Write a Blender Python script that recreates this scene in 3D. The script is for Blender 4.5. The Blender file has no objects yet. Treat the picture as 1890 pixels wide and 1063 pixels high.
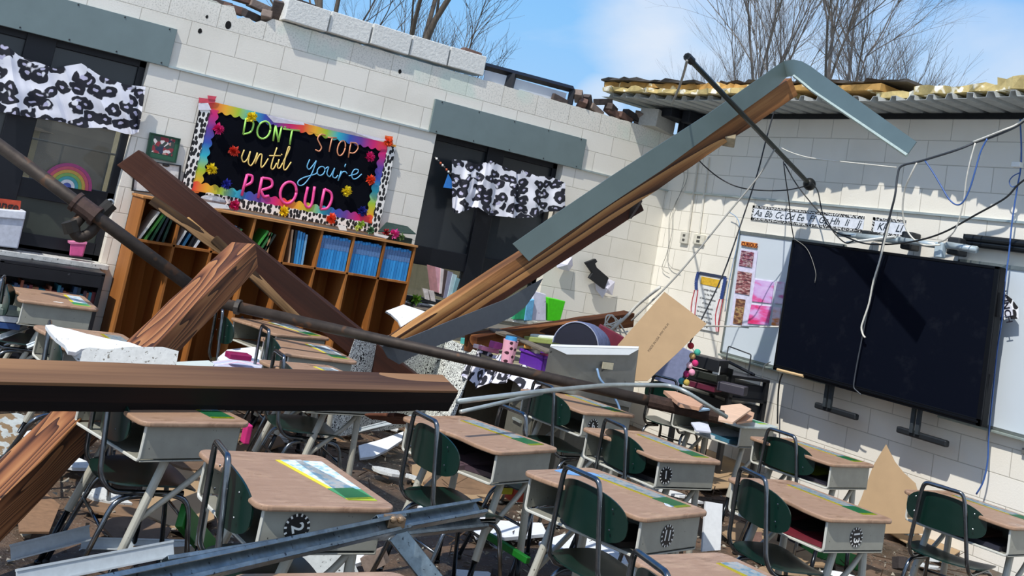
import bpy, math, random
from mathutils import Vector, Matrix, noise as mnoise
PI = math.pi
R = math.radians
sc = bpy.context.scene
C = sc.collection

# ------------------------------------------------------------------ camera
CAM = Vector((-7.356537, -8.514545, 1.6))
YAW, PITCH, ROLL = .545199, .142415, .191064
FPX, PPX, PPY = 1900.4376, 939.5746, 171.4895
_f = Vector((math.cos(PITCH)*math.sin(YAW), math.cos(PITCH)*math.cos(YAW), math.sin(PITCH)))
_r0 = Vector((math.cos(YAW), -math.sin(YAW), 0)); _u0 = _r0.cross(_f)
RGT = _r0*math.cos(ROLL) + _u0*math.sin(ROLL); UPV = -_r0*math.sin(ROLL) + _u0*math.cos(ROLL); FWD = _f
cd = bpy.data.cameras.new('camera'); cam = bpy.data.objects.new('camera', cd); C.objects.link(cam)
cam.matrix_world = Matrix(((RGT.x, UPV.x, -FWD.x, CAM.x), (RGT.y, UPV.y, -FWD.y, CAM.y), (RGT.z, UPV.z, -FWD.z, CAM.z), (0, 0, 0, 1)))
cd.sensor_fit = 'HORIZONTAL'; cd.sensor_width = 36; cd.lens = FPX/1890*36
cd.shift_x = (945-PPX)/1890; cd.shift_y = -(531.5-PPY)/1890
cd.clip_start = .05; cd.clip_end = 500
sc.camera = cam

def ray(u, v): return (FWD + RGT*((u-PPX)/FPX) - UPV*((v-PPY)/FPX))
def at(u, v, x=None, y=None, z=None):
    """the point of the place seen at photo pixel (u, v) on the plane x=, y= or z="""
    d = ray(u, v)
    t = (x-CAM.x)/d.x if x is not None else (y-CAM.y)/d.y if y is not None else (z-CAM.z)/d.z
    return CAM + d*t
def onp(u, v, P0, N, off=0):
    d = ray(u, v); P = P0 + N.normalized()*off
    return CAM + d*((P-CAM).dot(N)/d.dot(N))
def away(u, v, dist):
    return CAM + ray(u, v).normalized()*dist

# ------------------------------------------------------------------ view, sun, sky
sc.view_settings.view_transform = 'Standard'; sc.view_settings.look = 'None'
sc.view_settings.exposure = 0.0; sc.view_settings.gamma = 1
sc.view_settings.use_curve_mapping = False
sd = bpy.data.lights.new('sun', 'SUN'); sd.energy = 4.1; sd.angle = R(.6); sd.color = (1, .955, .88)
so = bpy.data.objects.new('sun', sd); C.objects.link(so)
so.rotation_euler = Vector((.30, .12, -.43)).to_track_quat('-Z', 'Y').to_euler()
w = bpy.data.worlds.new('sky'); sc.world = w; w.use_nodes = True
nt = w.node_tree; nt.nodes.clear()
def N(nt, t, **k):
    n = nt.nodes.new(t)
    for a, b in k.items():
        if a == 'inp':
            for i, val in b.items(): n.inputs[i].default_value = val
        else: setattr(n, a, b)
    return n
def L(nt, a, b): nt.links.new(a, b)
def ramp(nt, src, stops, interp='LINEAR'):
    r = N(nt, 'ShaderNodeValToRGB'); cr = r.color_ramp; cr.interpolation = interp
    while len(cr.elements) < len(stops): cr.elements.new(.5)
    for e, (p, c) in zip(cr.elements, stops):
        e.position = p; e.color = (*c, 1) if len(c) == 3 else c
    if src is not None: L(nt, src, r.inputs[0])
    return r
def mathn(nt, op, a, b=None, clamp=False):
    m = N(nt, 'ShaderNodeMath', operation=op, use_clamp=clamp)
    for i, x in enumerate((a, b)):
        if x is None: continue
        if isinstance(x, (int, float)): m.inputs[i].default_value = x
        else: L(nt, x, m.inputs[i])
    return m.outputs[0]
def mix(nt, f, a, b, bt='MIX'):
    m = N(nt, 'ShaderNodeMix', data_type='RGBA', blend_type=bt)
    for i, x in ((0, f), (6, a), (7, b)):
        if isinstance(x, (int, float)): m.inputs[i].default_value = x
        elif isinstance(x, tuple): m.inputs[i].default_value = (*x[:3], 1)
        else: L(nt, x, m.inputs[i])
    return m.outputs[2]
tc = N(nt, 'ShaderNodeTexCoord'); sep = N(nt, 'ShaderNodeSeparateXYZ'); L(nt, tc.outputs['Generated'], sep.inputs[0])
grad = ramp(nt, sep.outputs['Z'], [(0, (.50, .70, .95)), (.22, (.27, .58, .98)), (.42, (.12, .39, .90)), (1, (.07, .24, .72))])
ns = N(nt, 'ShaderNodeTexNoise', inp={'Scale': 3.4, 'Detail': 7, 'Roughness': .52, 'Distortion': .35})
mp = N(nt, 'ShaderNodeMapping'); mp.inputs['Scale'].default_value = (1, 1, 2.2); mp.inputs['Location'].default_value = (.3, 1.7, .2)
L(nt, tc.outputs['Generated'], mp.inputs[0]); L(nt, mp.outputs[0], ns.inputs['Vector'])
def blob(u, v, inner, outer):
    d = ray(u, v).normalized()
    dp = N(nt, 'ShaderNodeVectorMath', operation='DOT_PRODUCT'); L(nt, tc.outputs['Generated'], dp.inputs[0]); dp.inputs[1].default_value = d
    mr = N(nt, 'ShaderNodeMapRange', interpolation_type='SMOOTHSTEP')
    mr.inputs[1].default_value = math.cos(R(outer)); mr.inputs[2].default_value = math.cos(R(inner)); L(nt, dp.outputs['Value'], mr.inputs[0])
    return mr.outputs[0]
b1 = blob(1330, 60, 2.5, 8.5); b2 = blob(1790, 150, 1.0, 6.5); b3 = blob(1105, 190, .2, 2.1); b4 = blob(1560, 90, 2, 7)
cover = mathn(nt, 'MAXIMUM', mathn(nt, 'MAXIMUM', b1, b2), mathn(nt, 'MAXIMUM', b3, b4))
far = ramp(nt, sep.outputs['Y'], [(-.0, (1, 1, 1)), (.35, (0, 0, 0))])      # unseen cloud added behind the viewer to whiten the ambient light
cover = mathn(nt, 'MAXIMUM', cover, mathn(nt, 'MULTIPLY', far.outputs[0], .95))
cl = mathn(nt, 'ADD', mathn(nt, 'MULTIPLY', cover, .75), mathn(nt, 'MULTIPLY', mathn(nt, 'SUBTRACT', ns.outputs[0], .5), 1.9))
cm = ramp(nt, cl, [(.18, (0, 0, 0)), (.95, (1, 1, 1))])
skyc = mix(nt, mathn(nt, 'MULTIPLY', cm.outputs[0], .78), grad.outputs[0], (.84, .88, .95))
bg = N(nt, 'ShaderNodeBackground'); L(nt, skyc, bg.inputs[0]); bg.inputs[1].default_value = 1.0
wo = N(nt, 'ShaderNodeOutputWorld'); L(nt, bg.outputs[0], wo.inputs[0])

# ------------------------------------------------------------------ materials
def s2l(h):
    if isinstance(h, tuple): return h
    h = h.lstrip('#'); c = [int(h[i:i+2], 16)/255 for i in (0, 2, 4)]
    return tuple(x/12.92 if x <= .04045 else ((x+.055)/1.055)**2.4 for x in c)
_mc = {}
def base(name):
    m = bpy.data.materials.new(name); m.use_nodes = True
    return m, m.node_tree, m.node_tree.nodes['Principled BSDF']
def M(col, rough=.55, metal=0, var=.12, sc_=30, bump=0, spec=.5, name=None, trans=0, spots=None):
    """procedural material: base colour broken up by noise"""
    key = (col, rough, metal, var, sc_, bump, spec, trans, spots)
    if key in _mc: return _mc[key]
    c = s2l(col); m, nt, b = base(name or 'surface')
    tcn = N(nt, 'ShaderNodeTexCoord'); n = N(nt, 'ShaderNodeTexNoise', inp={'Scale': sc_, 'Detail': 4, 'Roughness': .6})
    L(nt, tcn.outputs['Object'], n.inputs['Vector'])
    dk = tuple(x*(1-var) for x in c); lt = tuple(min(1, x*(1+var)) for x in c)
    r = ramp(nt, n.outputs[0], [(.3, dk), (.7, lt)]); out = r.outputs[0]
    if spots:
        n2 = N(nt, 'ShaderNodeTexNoise', inp={'Scale': spots[1], 'Detail': 2}); L(nt, tcn.outputs['Object'], n2.inputs['Vector'])
        out = mix(nt, ramp(nt, n2.outputs[0], [(spots[2], (0, 0, 0)), (spots[2]+.04, (1, 1, 1))]).outputs[0], out, s2l(spots[0]))
    L(nt, out, b.inputs['Base Color'])
    b.inputs['Roughness'].default_value = rough; b.inputs['Metallic'].default_value = metal; b.inputs['Specular IOR Level'].default_value = spec
    if trans: b.inputs['Transmission Weight'].default_value = trans
    if bump:
        bn = N(nt, 'ShaderNodeBump', inp={'Strength': bump, 'Distance': .01}); L(nt, n.outputs[0], bn.inputs['Height']); L(nt, bn.outputs[0], b.inputs['Normal'])
    _mc[key] = m
    return m
def wood(c1, c2, c3, scale=1.0, rough=.6, rings=9, seed=0, along='X'):
    m, nt, b = base('timber_grain'); tcn = N(nt, 'ShaderNodeTexCoord')
    mp = N(nt, 'ShaderNodeMapping'); s = {'X': (.16, 2.6, 2.6), 'Z': (2.6, 2.6, .16), 'Y': (2.6, .16, 2.6)}[along]
    mp.inputs['Scale'].default_value = tuple(x*scale for x in s); mp.inputs['Location'].default_value = (seed*3.1, seed*1.7, seed*.9)
    L(nt, tcn.outputs['Object'], mp.inputs[0])
    n = N(nt, 'ShaderNodeTexNoise', inp={'Scale': 1.3, 'Detail': 2, 'Roughness': .45, 'Distortion': .15}); L(nt, mp.outputs[0], n.inputs['Vector'])
    saw = mathn(nt, 'FRACT', mathn(nt, 'MULTIPLY', n.outputs[0], rings))
    mp2 = N(nt, 'ShaderNodeMapping'); mp2.inputs['Scale'].default_value = tuple(x*14 if x > scale*0 and x > 1 else x*2 for x in s); L(nt, tcn.outputs['Object'], mp2.inputs[0])
    n2 = N(nt, 'ShaderNodeTexNoise', inp={'Scale': 2, 'Detail': 5, 'Roughness': .7}); L(nt, mp2.outputs[0], n2.inputs['Vector'])
    v = mathn(nt, 'ADD', mathn(nt, 'MULTIPLY', saw, .75), mathn(nt, 'MULTIPLY', mathn(nt, 'SUBTRACT', n2.outputs[0], .5), .6))
    r = ramp(nt, v, [(.02, s2l(c1)), (.45, s2l(c2)), (.8, s2l(c3)), (1, s2l(c1))]); L(nt, r.outputs[0], b.inputs['Base Color'])
    b.inputs['Roughness'].default_value = max(rough, .6); b.inputs['Specular IOR Level'].default_value = .28
    bn = N(nt, 'ShaderNodeBump', inp={'Strength': .35, 'Distance': .004}); L(nt, v, bn.inputs['Height']); L(nt, bn.outputs[0], b.inputs['Normal'])
    return m
def flat2(nt, src, ax, sx=1, sy=1):
    s = N(nt, 'ShaderNodeSeparateXYZ'); L(nt, src, s.inputs[0]); c = N(nt, 'ShaderNodeCombineXYZ')
    L(nt, mathn(nt, 'MULTIPLY', s.outputs[ax], sx), c.inputs[0]); L(nt, mathn(nt, 'MULTIPLY', s.outputs[2], sy), c.inputs[1]); return c.outputs[0]
def leopard(scale=7.5, white='#ececf4', lilac='#b9b5d2', ax=0):
    m, nt, b = base('leopard_print'); tcn = N(nt, 'ShaderNodeTexCoord')
    n = N(nt, 'ShaderNodeTexNoise', inp={'Scale': 9, 'Detail': 2}); L(nt, tcn.outputs['Object'], n.inputs['Vector'])
    vm = N(nt, 'ShaderNodeVectorMath', operation='MULTIPLY_ADD'); L(nt, n.outputs['Color'], vm.inputs[0]); vm.inputs[1].default_value = (.11, .02, .11); L(nt, tcn.outputs['Object'], vm.inputs[2])
    vo = N(nt, 'ShaderNodeTexVoronoi', voronoi_dimensions='2D', inp={'Scale': scale, 'Randomness': .7}); L(nt, flat2(nt, vm.outputs[0], ax, 1, 1.4), vo.inputs['Vector'])
    ring = ramp(nt, vo.outputs['Distance'], [(.0, (0, 0, 0)), (.11, (0, 0, 0)), (.15, (1, 1, 1)), (.45, (1, 1, 1)), (.49, (0, 0, 0))])
    core = ramp(nt, vo.outputs['Distance'], [(.12, (1, 1, 1)), (.17, (0, 0, 0))])
    n2 = N(nt, 'ShaderNodeTexNoise', inp={'Scale': 11, 'Detail': 1}); L(nt, tcn.outputs['Object'], n2.inputs['Vector'])
    brk = ramp(nt, n2.outputs[0], [(.33, (0, 0, 0)), (.37, (1, 1, 1))])
    c1 = mix(nt, mathn(nt, 'MULTIPLY', core.outputs[0], .9), s2l(white), s2l(lilac))
    c2 = mix(nt, mathn(nt, 'MULTIPLY', ring.outputs[0], brk.outputs[0]), c1, (.012, .013, .022))
    L(nt, c2, b.inputs['Base Color']); b.inputs['Roughness'].default_value = .8
    return m
def dabs(scale=60, thr=.36, a='#f2f0ea', k=(.012, .012, .014), stretch=(1, 1, .6), ax=0):
    m, nt, b = base('dab_print'); tcn = N(nt, 'ShaderNodeTexCoord')
    vo = N(nt, 'ShaderNodeTexVoronoi', voronoi_dimensions='2D', inp={'Scale': scale, 'Randomness': .7}); L(nt, flat2(nt, tcn.outputs['Object'], ax, stretch[0], stretch[2]), vo.inputs['Vector'])
    r = ramp(nt, vo.outputs['Distance'], [(thr, k), (thr+.05, s2l(a))]); L(nt, r.outputs[0], b.inputs['Base Color']); b.inputs['Roughness'].default_value = .75
    return m
def squiggle(scale=55):
    m, nt, b = base('squiggle_print'); tcn = N(nt, 'ShaderNodeTexCoord')
    n = N(nt, 'ShaderNodeTexNoise', inp={'Scale': scale, 'Detail': 0, 'Distortion': .8}); L(nt, tcn.outputs['Object'], n.inputs['Vector'])
    s = mathn(nt, 'FRACT', mathn(nt, 'MULTIPLY', n.outputs[0], 5))
    r = ramp(nt, s, [(.30, (.015, .015, .015)), (.36, s2l('#e9ece6'))]); L(nt, r.outputs[0], b.inputs['Base Color']); b.inputs['Roughness'].default_value = .85
    return m
def rainbow(axis=0, period=.95, phase=0, sat=.85):
    m, nt, b = base('rainbow_print'); tcn = N(nt, 'ShaderNodeTexCoord'); s = N(nt, 'ShaderNodeSeparateXYZ'); L(nt, tcn.outputs['Object'], s.inputs[0])
    h = mathn(nt, 'FRACT', mathn(nt, 'ADD', mathn(nt, 'MULTIPLY', s.outputs[axis], 1/period), phase))
    r = ramp(nt, h, [(0, s2l('#d81b74')), (.14, s2l('#ee4a2e')), (.28, s2l('#f7b52a')), (.42, s2l('#a8cc34')), (.56, s2l('#2fb8c9')), (.7, s2l('#2f55b5')), (.84, s2l('#6a3f9c')), (1, s2l('#d81b74'))])
    L(nt, r.outputs[0], b.inputs['Base Color']); b.inputs['Roughness'].default_value = .5
    return m
def block_wall(axis, z_rough):
    """painted concrete block: axis 0 runs along x, 1 along y"""
    m, nt, b = base('painted_block'); g = N(nt, 'ShaderNodeNewGeometry'); s = N(nt, 'ShaderNodeSeparateXYZ'); L(nt, g.outputs['Position'], s.inputs[0])
    cmb = N(nt, 'ShaderNodeCombineXYZ'); L(nt, mathn(nt, 'ADD', s.outputs[axis], OFFA if axis == 0 else OFFB), cmb.inputs[0]); L(nt, mathn(nt, 'SUBTRACT', s.outputs[2], TRIM), cmb.inputs[1])
    br = N(nt, 'ShaderNodeTexBrick', offset=.5, offset_frequency=2)
    br.inputs['Scale'].default_value = 1; br.inputs['Brick Width'].default_value = .4064; br.inputs['Row Height'].default_value = .2032
    br.inputs['Mortar Size'].default_value = .0042; br.inputs['Mortar Smooth'].default_value = .5; br.inputs['Bias'].default_value = 0
    br.inputs['Color1'].default_value = (*s2l('#e8e3d6'), 1); br.inputs['Color2'].default_value = (*s2l('#ece8dd'), 1); br.inputs['Mortar'].default_value = (*s2l('#c2bdb0'), 1)
    L(nt, cmb.outputs[0], br.inputs['Vector'])
    n = N(nt, 'ShaderNodeTexNoise', inp={'Scale': 65, 'Detail': 5, 'Roughness': .75}); L(nt, g.outputs['Position'], n.inputs['Vector'])
    n3 = N(nt, 'ShaderNodeTexNoise', inp={'Scale': 1.6, 'Detail': 3}); L(nt, g.outputs['Position'], n3.inputs['Vector'])
    up = ramp(nt, mathn(nt, 'ADD', mathn(nt, 'SUBTRACT', s.outputs[2], z_rough), .5), [(.47, (0, 0, 0)), (.53, (1, 1, 1))]).outputs[0]
    fine = ramp(nt, n.outputs[0], [(.34, (.55, .56, .55)), (.50, (1, 1, 1))])
    raw = mix(nt, 1.0, br.outputs[0], fine.outputs[0], 'MULTIPLY')
    gs = mathn(nt, 'MULTIPLY', ramp(nt, n3.outputs[0], [(.52, (0, 0, 0)), (.62, (1, 1, 1))]).outputs[0], .55)
    raw = mix(nt, gs, raw, s2l('#c8dccd'))
    col = mix(nt, up, br.outputs[0], raw)
    col = mix(nt, mathn(nt, 'MULTIPLY', ramp(nt, n3.outputs[0], [(.35, (1, 1, 1)), (.5, (0, 0, 0))]).outputs[0], .18), col, s2l('#b9b3a2'))
    L(nt, col, b.inputs['Base Color']); b.inputs['Roughness'].default_value = .62
    bn = N(nt, 'ShaderNodeBump', inp={'Strength': .6, 'Distance': .004}); L(nt, mathn(nt, 'SUBTRACT', 1, br.outputs['Fac']), bn.inputs['Height'])
    bn2 = N(nt, 'ShaderNodeBump', inp={'Strength': .5, 'Distance': .003}); L(nt, n.outputs[0], bn2.inputs['Height']); L(nt, bn.outputs[0], bn2.inputs['Normal']); L(nt, bn2.outputs[0], b.inputs['Normal'])
    return m
def glassy(tint=(.05, .06, .06), a=.75):
    m, nt, b = base('window_glass')
    b.inputs['Base Color'].default_value = (*tint, 1); b.inputs['Roughness'].default_value = .06; b.inputs['Alpha'].default_value = a
    return m

# ------------------------------------------------------------------ mesh helpers
class MB:
    def __init__(s): s.v = []; s.f = []; s.mi = []; s.cur = 0
    def add(s, vs, fs):
        o = len(s.v); s.v += [tuple(v) for v in vs]; s.f += [tuple(i+o for i in f) for f in fs]; s.mi += [s.cur]*len(fs); return s
    def box(s, x0, x1, y0, y1, z0, z1, mat=None):
        vs = [Vector((x, y, z)) for z in (z0, z1) for x, y in ((x0, y0), (x1, y0), (x1, y1), (x0, y1))]
        if mat is not None: vs = [mat @ v for v in vs]
        return s.add(vs, [(0, 3, 2, 1), (4, 5, 6, 7), (0, 1, 5, 4), (1, 2, 6, 5), (2, 3, 7, 6), (3, 0, 4, 7)])
    def quad(s, a, b, c, d): return s.add([a, b, c, d], [(0, 1, 2, 3)])
    def tube(s, pts, r, n=8, caps=True):
        pts = [Vector(p) for p in pts]; k = len(pts); rs = r if isinstance(r, (list, tuple)) else [r]*k
        t0 = (pts[1]-pts[0]).normalized(); up = Vector((0, 0, 1)) if abs(t0.z) < .9 else Vector((1, 0, 0))
        nx = t0.cross(up).normalized(); vs = []
        for i, p in enumerate(pts):
            t = (pts[min(i+1, k-1)]-pts[max(i-1, 0)]).normalized()
            nx = (nx-t*nx.dot(t)).normalized(); ny = t.cross(nx)
            vs += [p+(nx*math.cos(2*PI*j/n)+ny*math.sin(2*PI*j/n))*rs[i] for j in range(n)]
        fs = [(i*n+j, i*n+(j+1) % n, (i+1)*n+(j+1) % n, (i+1)*n+j) for i in range(k-1) for j in range(n)]
        if caps: fs += [tuple(range(n-1, -1, -1)), tuple((k-1)*n+j for j in range(n))]
        return s.add(vs, fs)
    def prism(s, poly, z0, z1, mat=None):
        n = len(poly); vs = [Vector((p[0], p[1], z)) for z in (z0, z1) for p in poly]
        if mat is not None: vs = [mat @ v for v in vs]
        return s.add(vs, [tuple(range(n-1, -1, -1)), tuple(range(n, 2*n))] + [(i, (i+1) % n, n+(i+1) % n, n+i) for i in range(n)])
    def sheet(s, pts, nrm, th):
        """flat outline pts (world) given real thickness th along nrm"""
        n = len(pts); o = nrm.normalized()*th; vs = list(pts)+[p+o for p in pts]
        return s.add(vs, [tuple(range(n-1, -1, -1)), tuple(range(n, 2*n))] + [(i, (i+1) % n, n+(i+1) % n, n+i) for i in range(n)])
    def ball(s, c, r, n=8, sq=(1, 1, 1)):
        c = Vector(c); vs = [c+Vector((0, 0, r*sq[2]))]
        for i in range(1, n):
            a = PI*i/n
            for j in range(n+2): b = 2*PI*j/(n+2); vs.append(c+Vector((math.sin(a)*math.cos(b)*r*sq[0], math.sin(a)*math.sin(b)*r*sq[1], math.cos(a)*r*sq[2])))
        vs.append(c-Vector((0, 0, r*sq[2]))); m = n+2; fs = [(0, 1+j, 1+(j+1) % m) for j in range(m)]
        for i in range(n-2): fs += [(1+i*m+j, 1+(i+1)*m+j, 1+(i+1)*m+(j+1) % m, 1+i*m+(j+1) % m) for j in range(m)]
        e = len(vs)-1; fs += [(e, 1+(n-2)*m+(j+1) % m, 1+(n-2)*m+j) for j in range(m)]
        return s.add(vs, fs)
    def grid(s, P):
        h, w_ = len(P), len(P[0]); vs = [p for row in P for p in row]
        return s.add(vs, [(i*w_+j, i*w_+j+1, (i+1)*w_+j+1, (i+1)*w_+j) for i in range(h-1) for j in range(w_-1)])
    def build(s, name, mats, parent=None, smooth=False, bevel=0, solid=0, seg=2):
        me = bpy.data.meshes.new(name); me.from_pydata(s.v, [], s.f)
        ms = mats if isinstance(mats, (list, tuple)) else [mats]
        for m in ms: me.materials.append(m)
        if len(ms) > 1: me.polygons.foreach_set('material_index', s.mi)
        if smooth: me.polygons.foreach_set('use_smooth', [True]*len(s.f))
        me.update(); o = bpy.data.objects.new(name, me); C.objects.link(o); o.parent = parent
        if solid:
            md = o.modifiers.new('thickness', 'SOLIDIFY'); md.thickness = solid; md.offset = 0
        if bevel:
            md = o.modifiers.new('edges', 'BEVEL'); md.width = bevel; md.segments = seg; md.limit_method = 'ANGLE'; md.angle_limit = R(35)
        if smooth and solid:
            md = o.modifiers.new('crisp_rim', 'EDGE_SPLIT'); md.split_angle = R(32)
        return o
def tag(o, label, cat, group=None, kind=None):
    o['label'] = label; o['category'] = cat
    if group: o['group'] = group
    if kind: o['kind'] = kind
    return o
def empty(name, loc=(0, 0, 0), rz=0, label=None, cat=None, group=None):
    o = bpy.data.objects.new(name, None); C.objects.link(o); o.location = loc; o.rotation_euler = (0, 0, rz); o.empty_display_size = .1
    if label: tag(o, label, cat, group)
    return o
def struct(o): o['kind'] = 'structure'; return o
def copy_tree(o, parent=None):
    c = o.copy(); C.objects.link(c); c.parent = parent
    for ch in list(o.children): copy_tree(ch, c)
    return c
def fillet(pts, r, n=5):
    pts = [Vector(p) for p in pts]; out = [pts[0]]
    for i in range(1, len(pts)-1):
        a, b, c = pts[i-1], pts[i], pts[i+1]; d1 = a-b; d2 = c-b; q = min(r, d1.length*.48, d2.length*.48)
        p1 = b+d1.normalized()*q; p2 = b+d2.normalized()*q
        out += [p1.lerp(b, t).lerp(b.lerp(p2, t), t) for t in [k/n for k in range(n+1)]]
    return out+[pts[-1]]
def smooth_curve(pts, n=6):
    pts = [Vector(p) for p in pts]; P = [pts[0]*2-pts[1]]+pts+[pts[-1]*2-pts[-2]]; out = []
    for i in range(1, len(P)-2):
        for k in range(n):
            t = k/n; a, b, c, d = P[i-1:i+3]
            out.append(.5*((2*b)+(c-a)*t+(2*a-5*b+4*c-d)*t*t+(3*b-a-3*c+d)*t**3))
    return out+[pts[-1]]
def text_obj(name, s, size, mat, parent=None, M_=None, extrude=.001, shear=0, bold=0, align='CENTER'):
    cu = bpy.data.curves.new(name, 'FONT'); cu.body = s; cu.size = size; cu.extrude = extrude; cu.shear = shear; cu.offset = bold; cu.align_x = align; cu.align_y = 'CENTER'; cu.resolution_u = 3
    t = bpy.data.objects.new(name+'_tmp', cu); C.objects.link(t)
    dg = bpy.context.evaluated_depsgraph_get(); me = bpy.data.meshes.new_from_object(t.evaluated_get(dg)); bpy.data.objects.remove(t)
    me.materials.clear(); me.materials.append(mat); o = bpy.data.objects.new(name, me); C.objects.link(o); o.parent = parent
    if M_ is not None: o.matrix_local = M_
    return o
def frame_m(o, ex, ey):
    ex = ex.normalized(); ez = ex.cross(ey).normalized(); ey = ez.cross(ex)
    return Matrix(((ex.x, ey.x, ez.x, o.x), (ex.y, ey.y, ez.y, o.y), (ex.z, ey.z, ez.z, o.z), (0, 0, 0, 1)))
def beam(name, p1, p2, wd, ht, mat, side, parent=None, bevel=.006, rough=.004, seed=1, endcut=(0, 0), name_part=None):
    """sawn timber from p1 to p2; ht along the direction nearest to side, wd across"""
    p1 = Vector(p1); p2 = Vector(p2); ex = (p2-p1); Ln = ex.length; mtx = frame_m(p1, ex, Vector(side)); rnd = random.Random(seed)
    mb = MB(); n = max(4, int(Ln/.18)); rows = []
    for i in range(n+1):
        x = Ln*i/n; j = rough
        ring = [(-wd/2, -ht/2), (wd/2, -ht/2), (wd/2, ht/2), (-wd/2, ht/2)]
        row = []
        for k, (z, y) in enumerate(ring):
            xx = x + (endcut[0]*(y/ht) if i == 0 else endcut[1]*(y/ht) if i == n else 0)
            row.append(Vector((xx, y+rnd.uniform(-j, j), z+rnd.uniform(-j, j))))
        rows.append(row)
    vs = [v for r_ in rows for v in r_]; fs = [(0, 1, 2, 3), tuple(n*4+k for k in (3, 2, 1, 0))]
    for i in range(n): fs += [(i*4+k, (i+1)*4+k, (i+1)*4+(k+1) % 4, i*4+(k+1) % 4) for k in range(4)]
    mb.add(vs, [tuple(reversed(f)) for f in fs]); o = mb.build(name, mat, None, bevel=bevel)
    o.matrix_world = mtx
    if parent: o.parent = parent; o.matrix_local = parent.matrix_world.inverted() @ mtx
    return o
TRIM = 2.4755; OFFA = 5.10094 + .2032; OFFB = 2.31174 + .2032

# ================================================================== THE SETTING
T = TRIM
mA = block_wall(0, T+.40); mB = block_wall(1, T+.82)
LX = -9.2
W1 = (-5.553, -6.95, .845, T); W2 = (-1.40, -2.885, .90, T)     # window openings: right x, left x, sill z, head z
TOP = T+.6096
mb = MB(); th = .24
mb.box(LX, W1[1], 0, th, 0, T); mb.box(W1[1], W1[0], 0, th, 0, W1[2]); mb.box(W1[0], W2[1], 0, th, 0, T)
mb.box(W2[1], W2[0], 0, th, 0, W2[2]); mb.box(W2[0], .24, 0, th, 0, T)
# broken top of the wall: a ragged upper edge
rnd = random.Random(4); xs = [LX]
while xs[-1] < .24: xs.append(min(.24, xs[-1]+.05))
vs = []; fs = []
for i, x in enumerate(xs):
    zt = TOP+(rnd.uniform(-.035, .012) if x < -4.62 else rnd.uniform(-.006, .003)) - (.05 if -4.95 < x < -4.65 else 0) + (.06 if x < -5.2 else 0)
    vs += [(x, 0, T), (x, th, T), (x, 0, zt), (x, th, zt+rnd.uniform(-.03, .01))]
for i in range(len(xs)-1):
    a = i*4; b_ = a+4; fs += [(a, b_, b_+2, a+2), (a+1, a+3, b_+3, b_+1), (a+2, b_+2, b_+3, a+3), (a, a+1, b_+1, b_)]
mb.add(vs, fs)
wallA = struct(mb.build('wall_left', mA))
for (u, v, r) in ((421, 46, .028), (369, 57, .018), (738, 132, .017), (382, 31, .012)):
    p = at(u, v, y=0); mb = MB(); pts = [(p.x+math.cos(k*PI/6)*r*random.Random(k+u).uniform(.8, 1.1), 0, p.z+math.sin(k*PI/6)*r*1.25) for k in range(12)]
    mb.sheet([Vector(q) for q in pts], Vector((0, -1, 0)), .0015); mb.build('wall_hole', M('#0b0b0b', .95), wallA)
mb = MB(); mb.box(0, .24, -9.5, 0, 0, 3.30); wallB = struct(mb.build('wall_right', mB))
mb = MB(); mb.box(LX, .3, -10.5, 0, -.12, 0)
def floor_mat():
    m, nt, b = base('wet_debris_floor'); tcn = N(nt, 'ShaderNodeTexCoord')
    n = N(nt, 'ShaderNodeTexNoise', inp={'Scale': 1.7, 'Detail': 6, 'Roughness': .65}); L(nt, tcn.outputs['Object'], n.inputs['Vector'])
    n2 = N(nt, 'ShaderNodeTexNoise', inp={'Scale': 38, 'Detail': 3, 'Roughness': .7}); L(nt, tcn.outputs['Object'], n2.inputs['Vector'])
    c = ramp(nt, n.outputs[0], [(.38, s2l('#2a2622')), (.5, s2l('#4d4034')), (.62, s2l('#6d5643'))])
    sp = ramp(nt, n2.outputs[0], [(.62, (0, 0, 0)), (.68, (1, 1, 1))]); L(nt, mix(nt, sp.outputs[0], c.outputs[0], s2l('#97907f')), b.inputs['Base Color'])
    L(nt, ramp(nt, n.outputs[0], [(.4, (.25,)*3), (.55, (.7,)*3)]).outputs[0], b.inputs['Roughness'])
    bn = N(nt, 'ShaderNodeBump', inp={'Strength': .7, 'Distance': .02}); L(nt, n2.outputs[0], bn.inputs['Height']); L(nt, bn.outputs[0], b.inputs['Normal'])
    return m
struct(mb.build('floor', floor_mat()))
mb = MB(); mb.box(-90, 90, .24, 120, -.3, -.13); mb.box(.3, 90, -60, .24, -.3, -.13)
struct(mb.build('ground', M('#6f6a52', .9, var=.3, sc_=2)))

metal_trim = M('#b9c4c2', .35, .55, sc_=8)
mb = MB(); mb.box(-5.41, W2[1]-.09, -.022, 0, T-.012, T+.004); mb.box(-1.19, -.0, -.022, 0, T-.012, T+.004); struct(mb.build('trim_1', metal_trim))
mb = MB(); mb.box(-.022, 0, -9.0, -.30, T-.012, T+.006); struct(mb.build('trim_2', metal_trim))
sillm = M('#c9cac6', .6, var=.2, sc_=25, spots=('#5c5852', 45, .62))
mb = MB(); mb.box(W1[1], W1[0]+.05, -.09, .13, W1[2]-.035, W1[2]+.006); struct(mb.build('trim_3', sillm, bevel=.005))
mb = MB(); mb.box(W2[1], W2[0], -.05, .13, W2[2]-.035, W2[2]+.006); struct(mb.build('trim_4', sillm, bevel=.005))
# bullnose jambs
for k, (x, s) in enumerate(((W1[0], 1), (W2[0], 1))):
    pass

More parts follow.
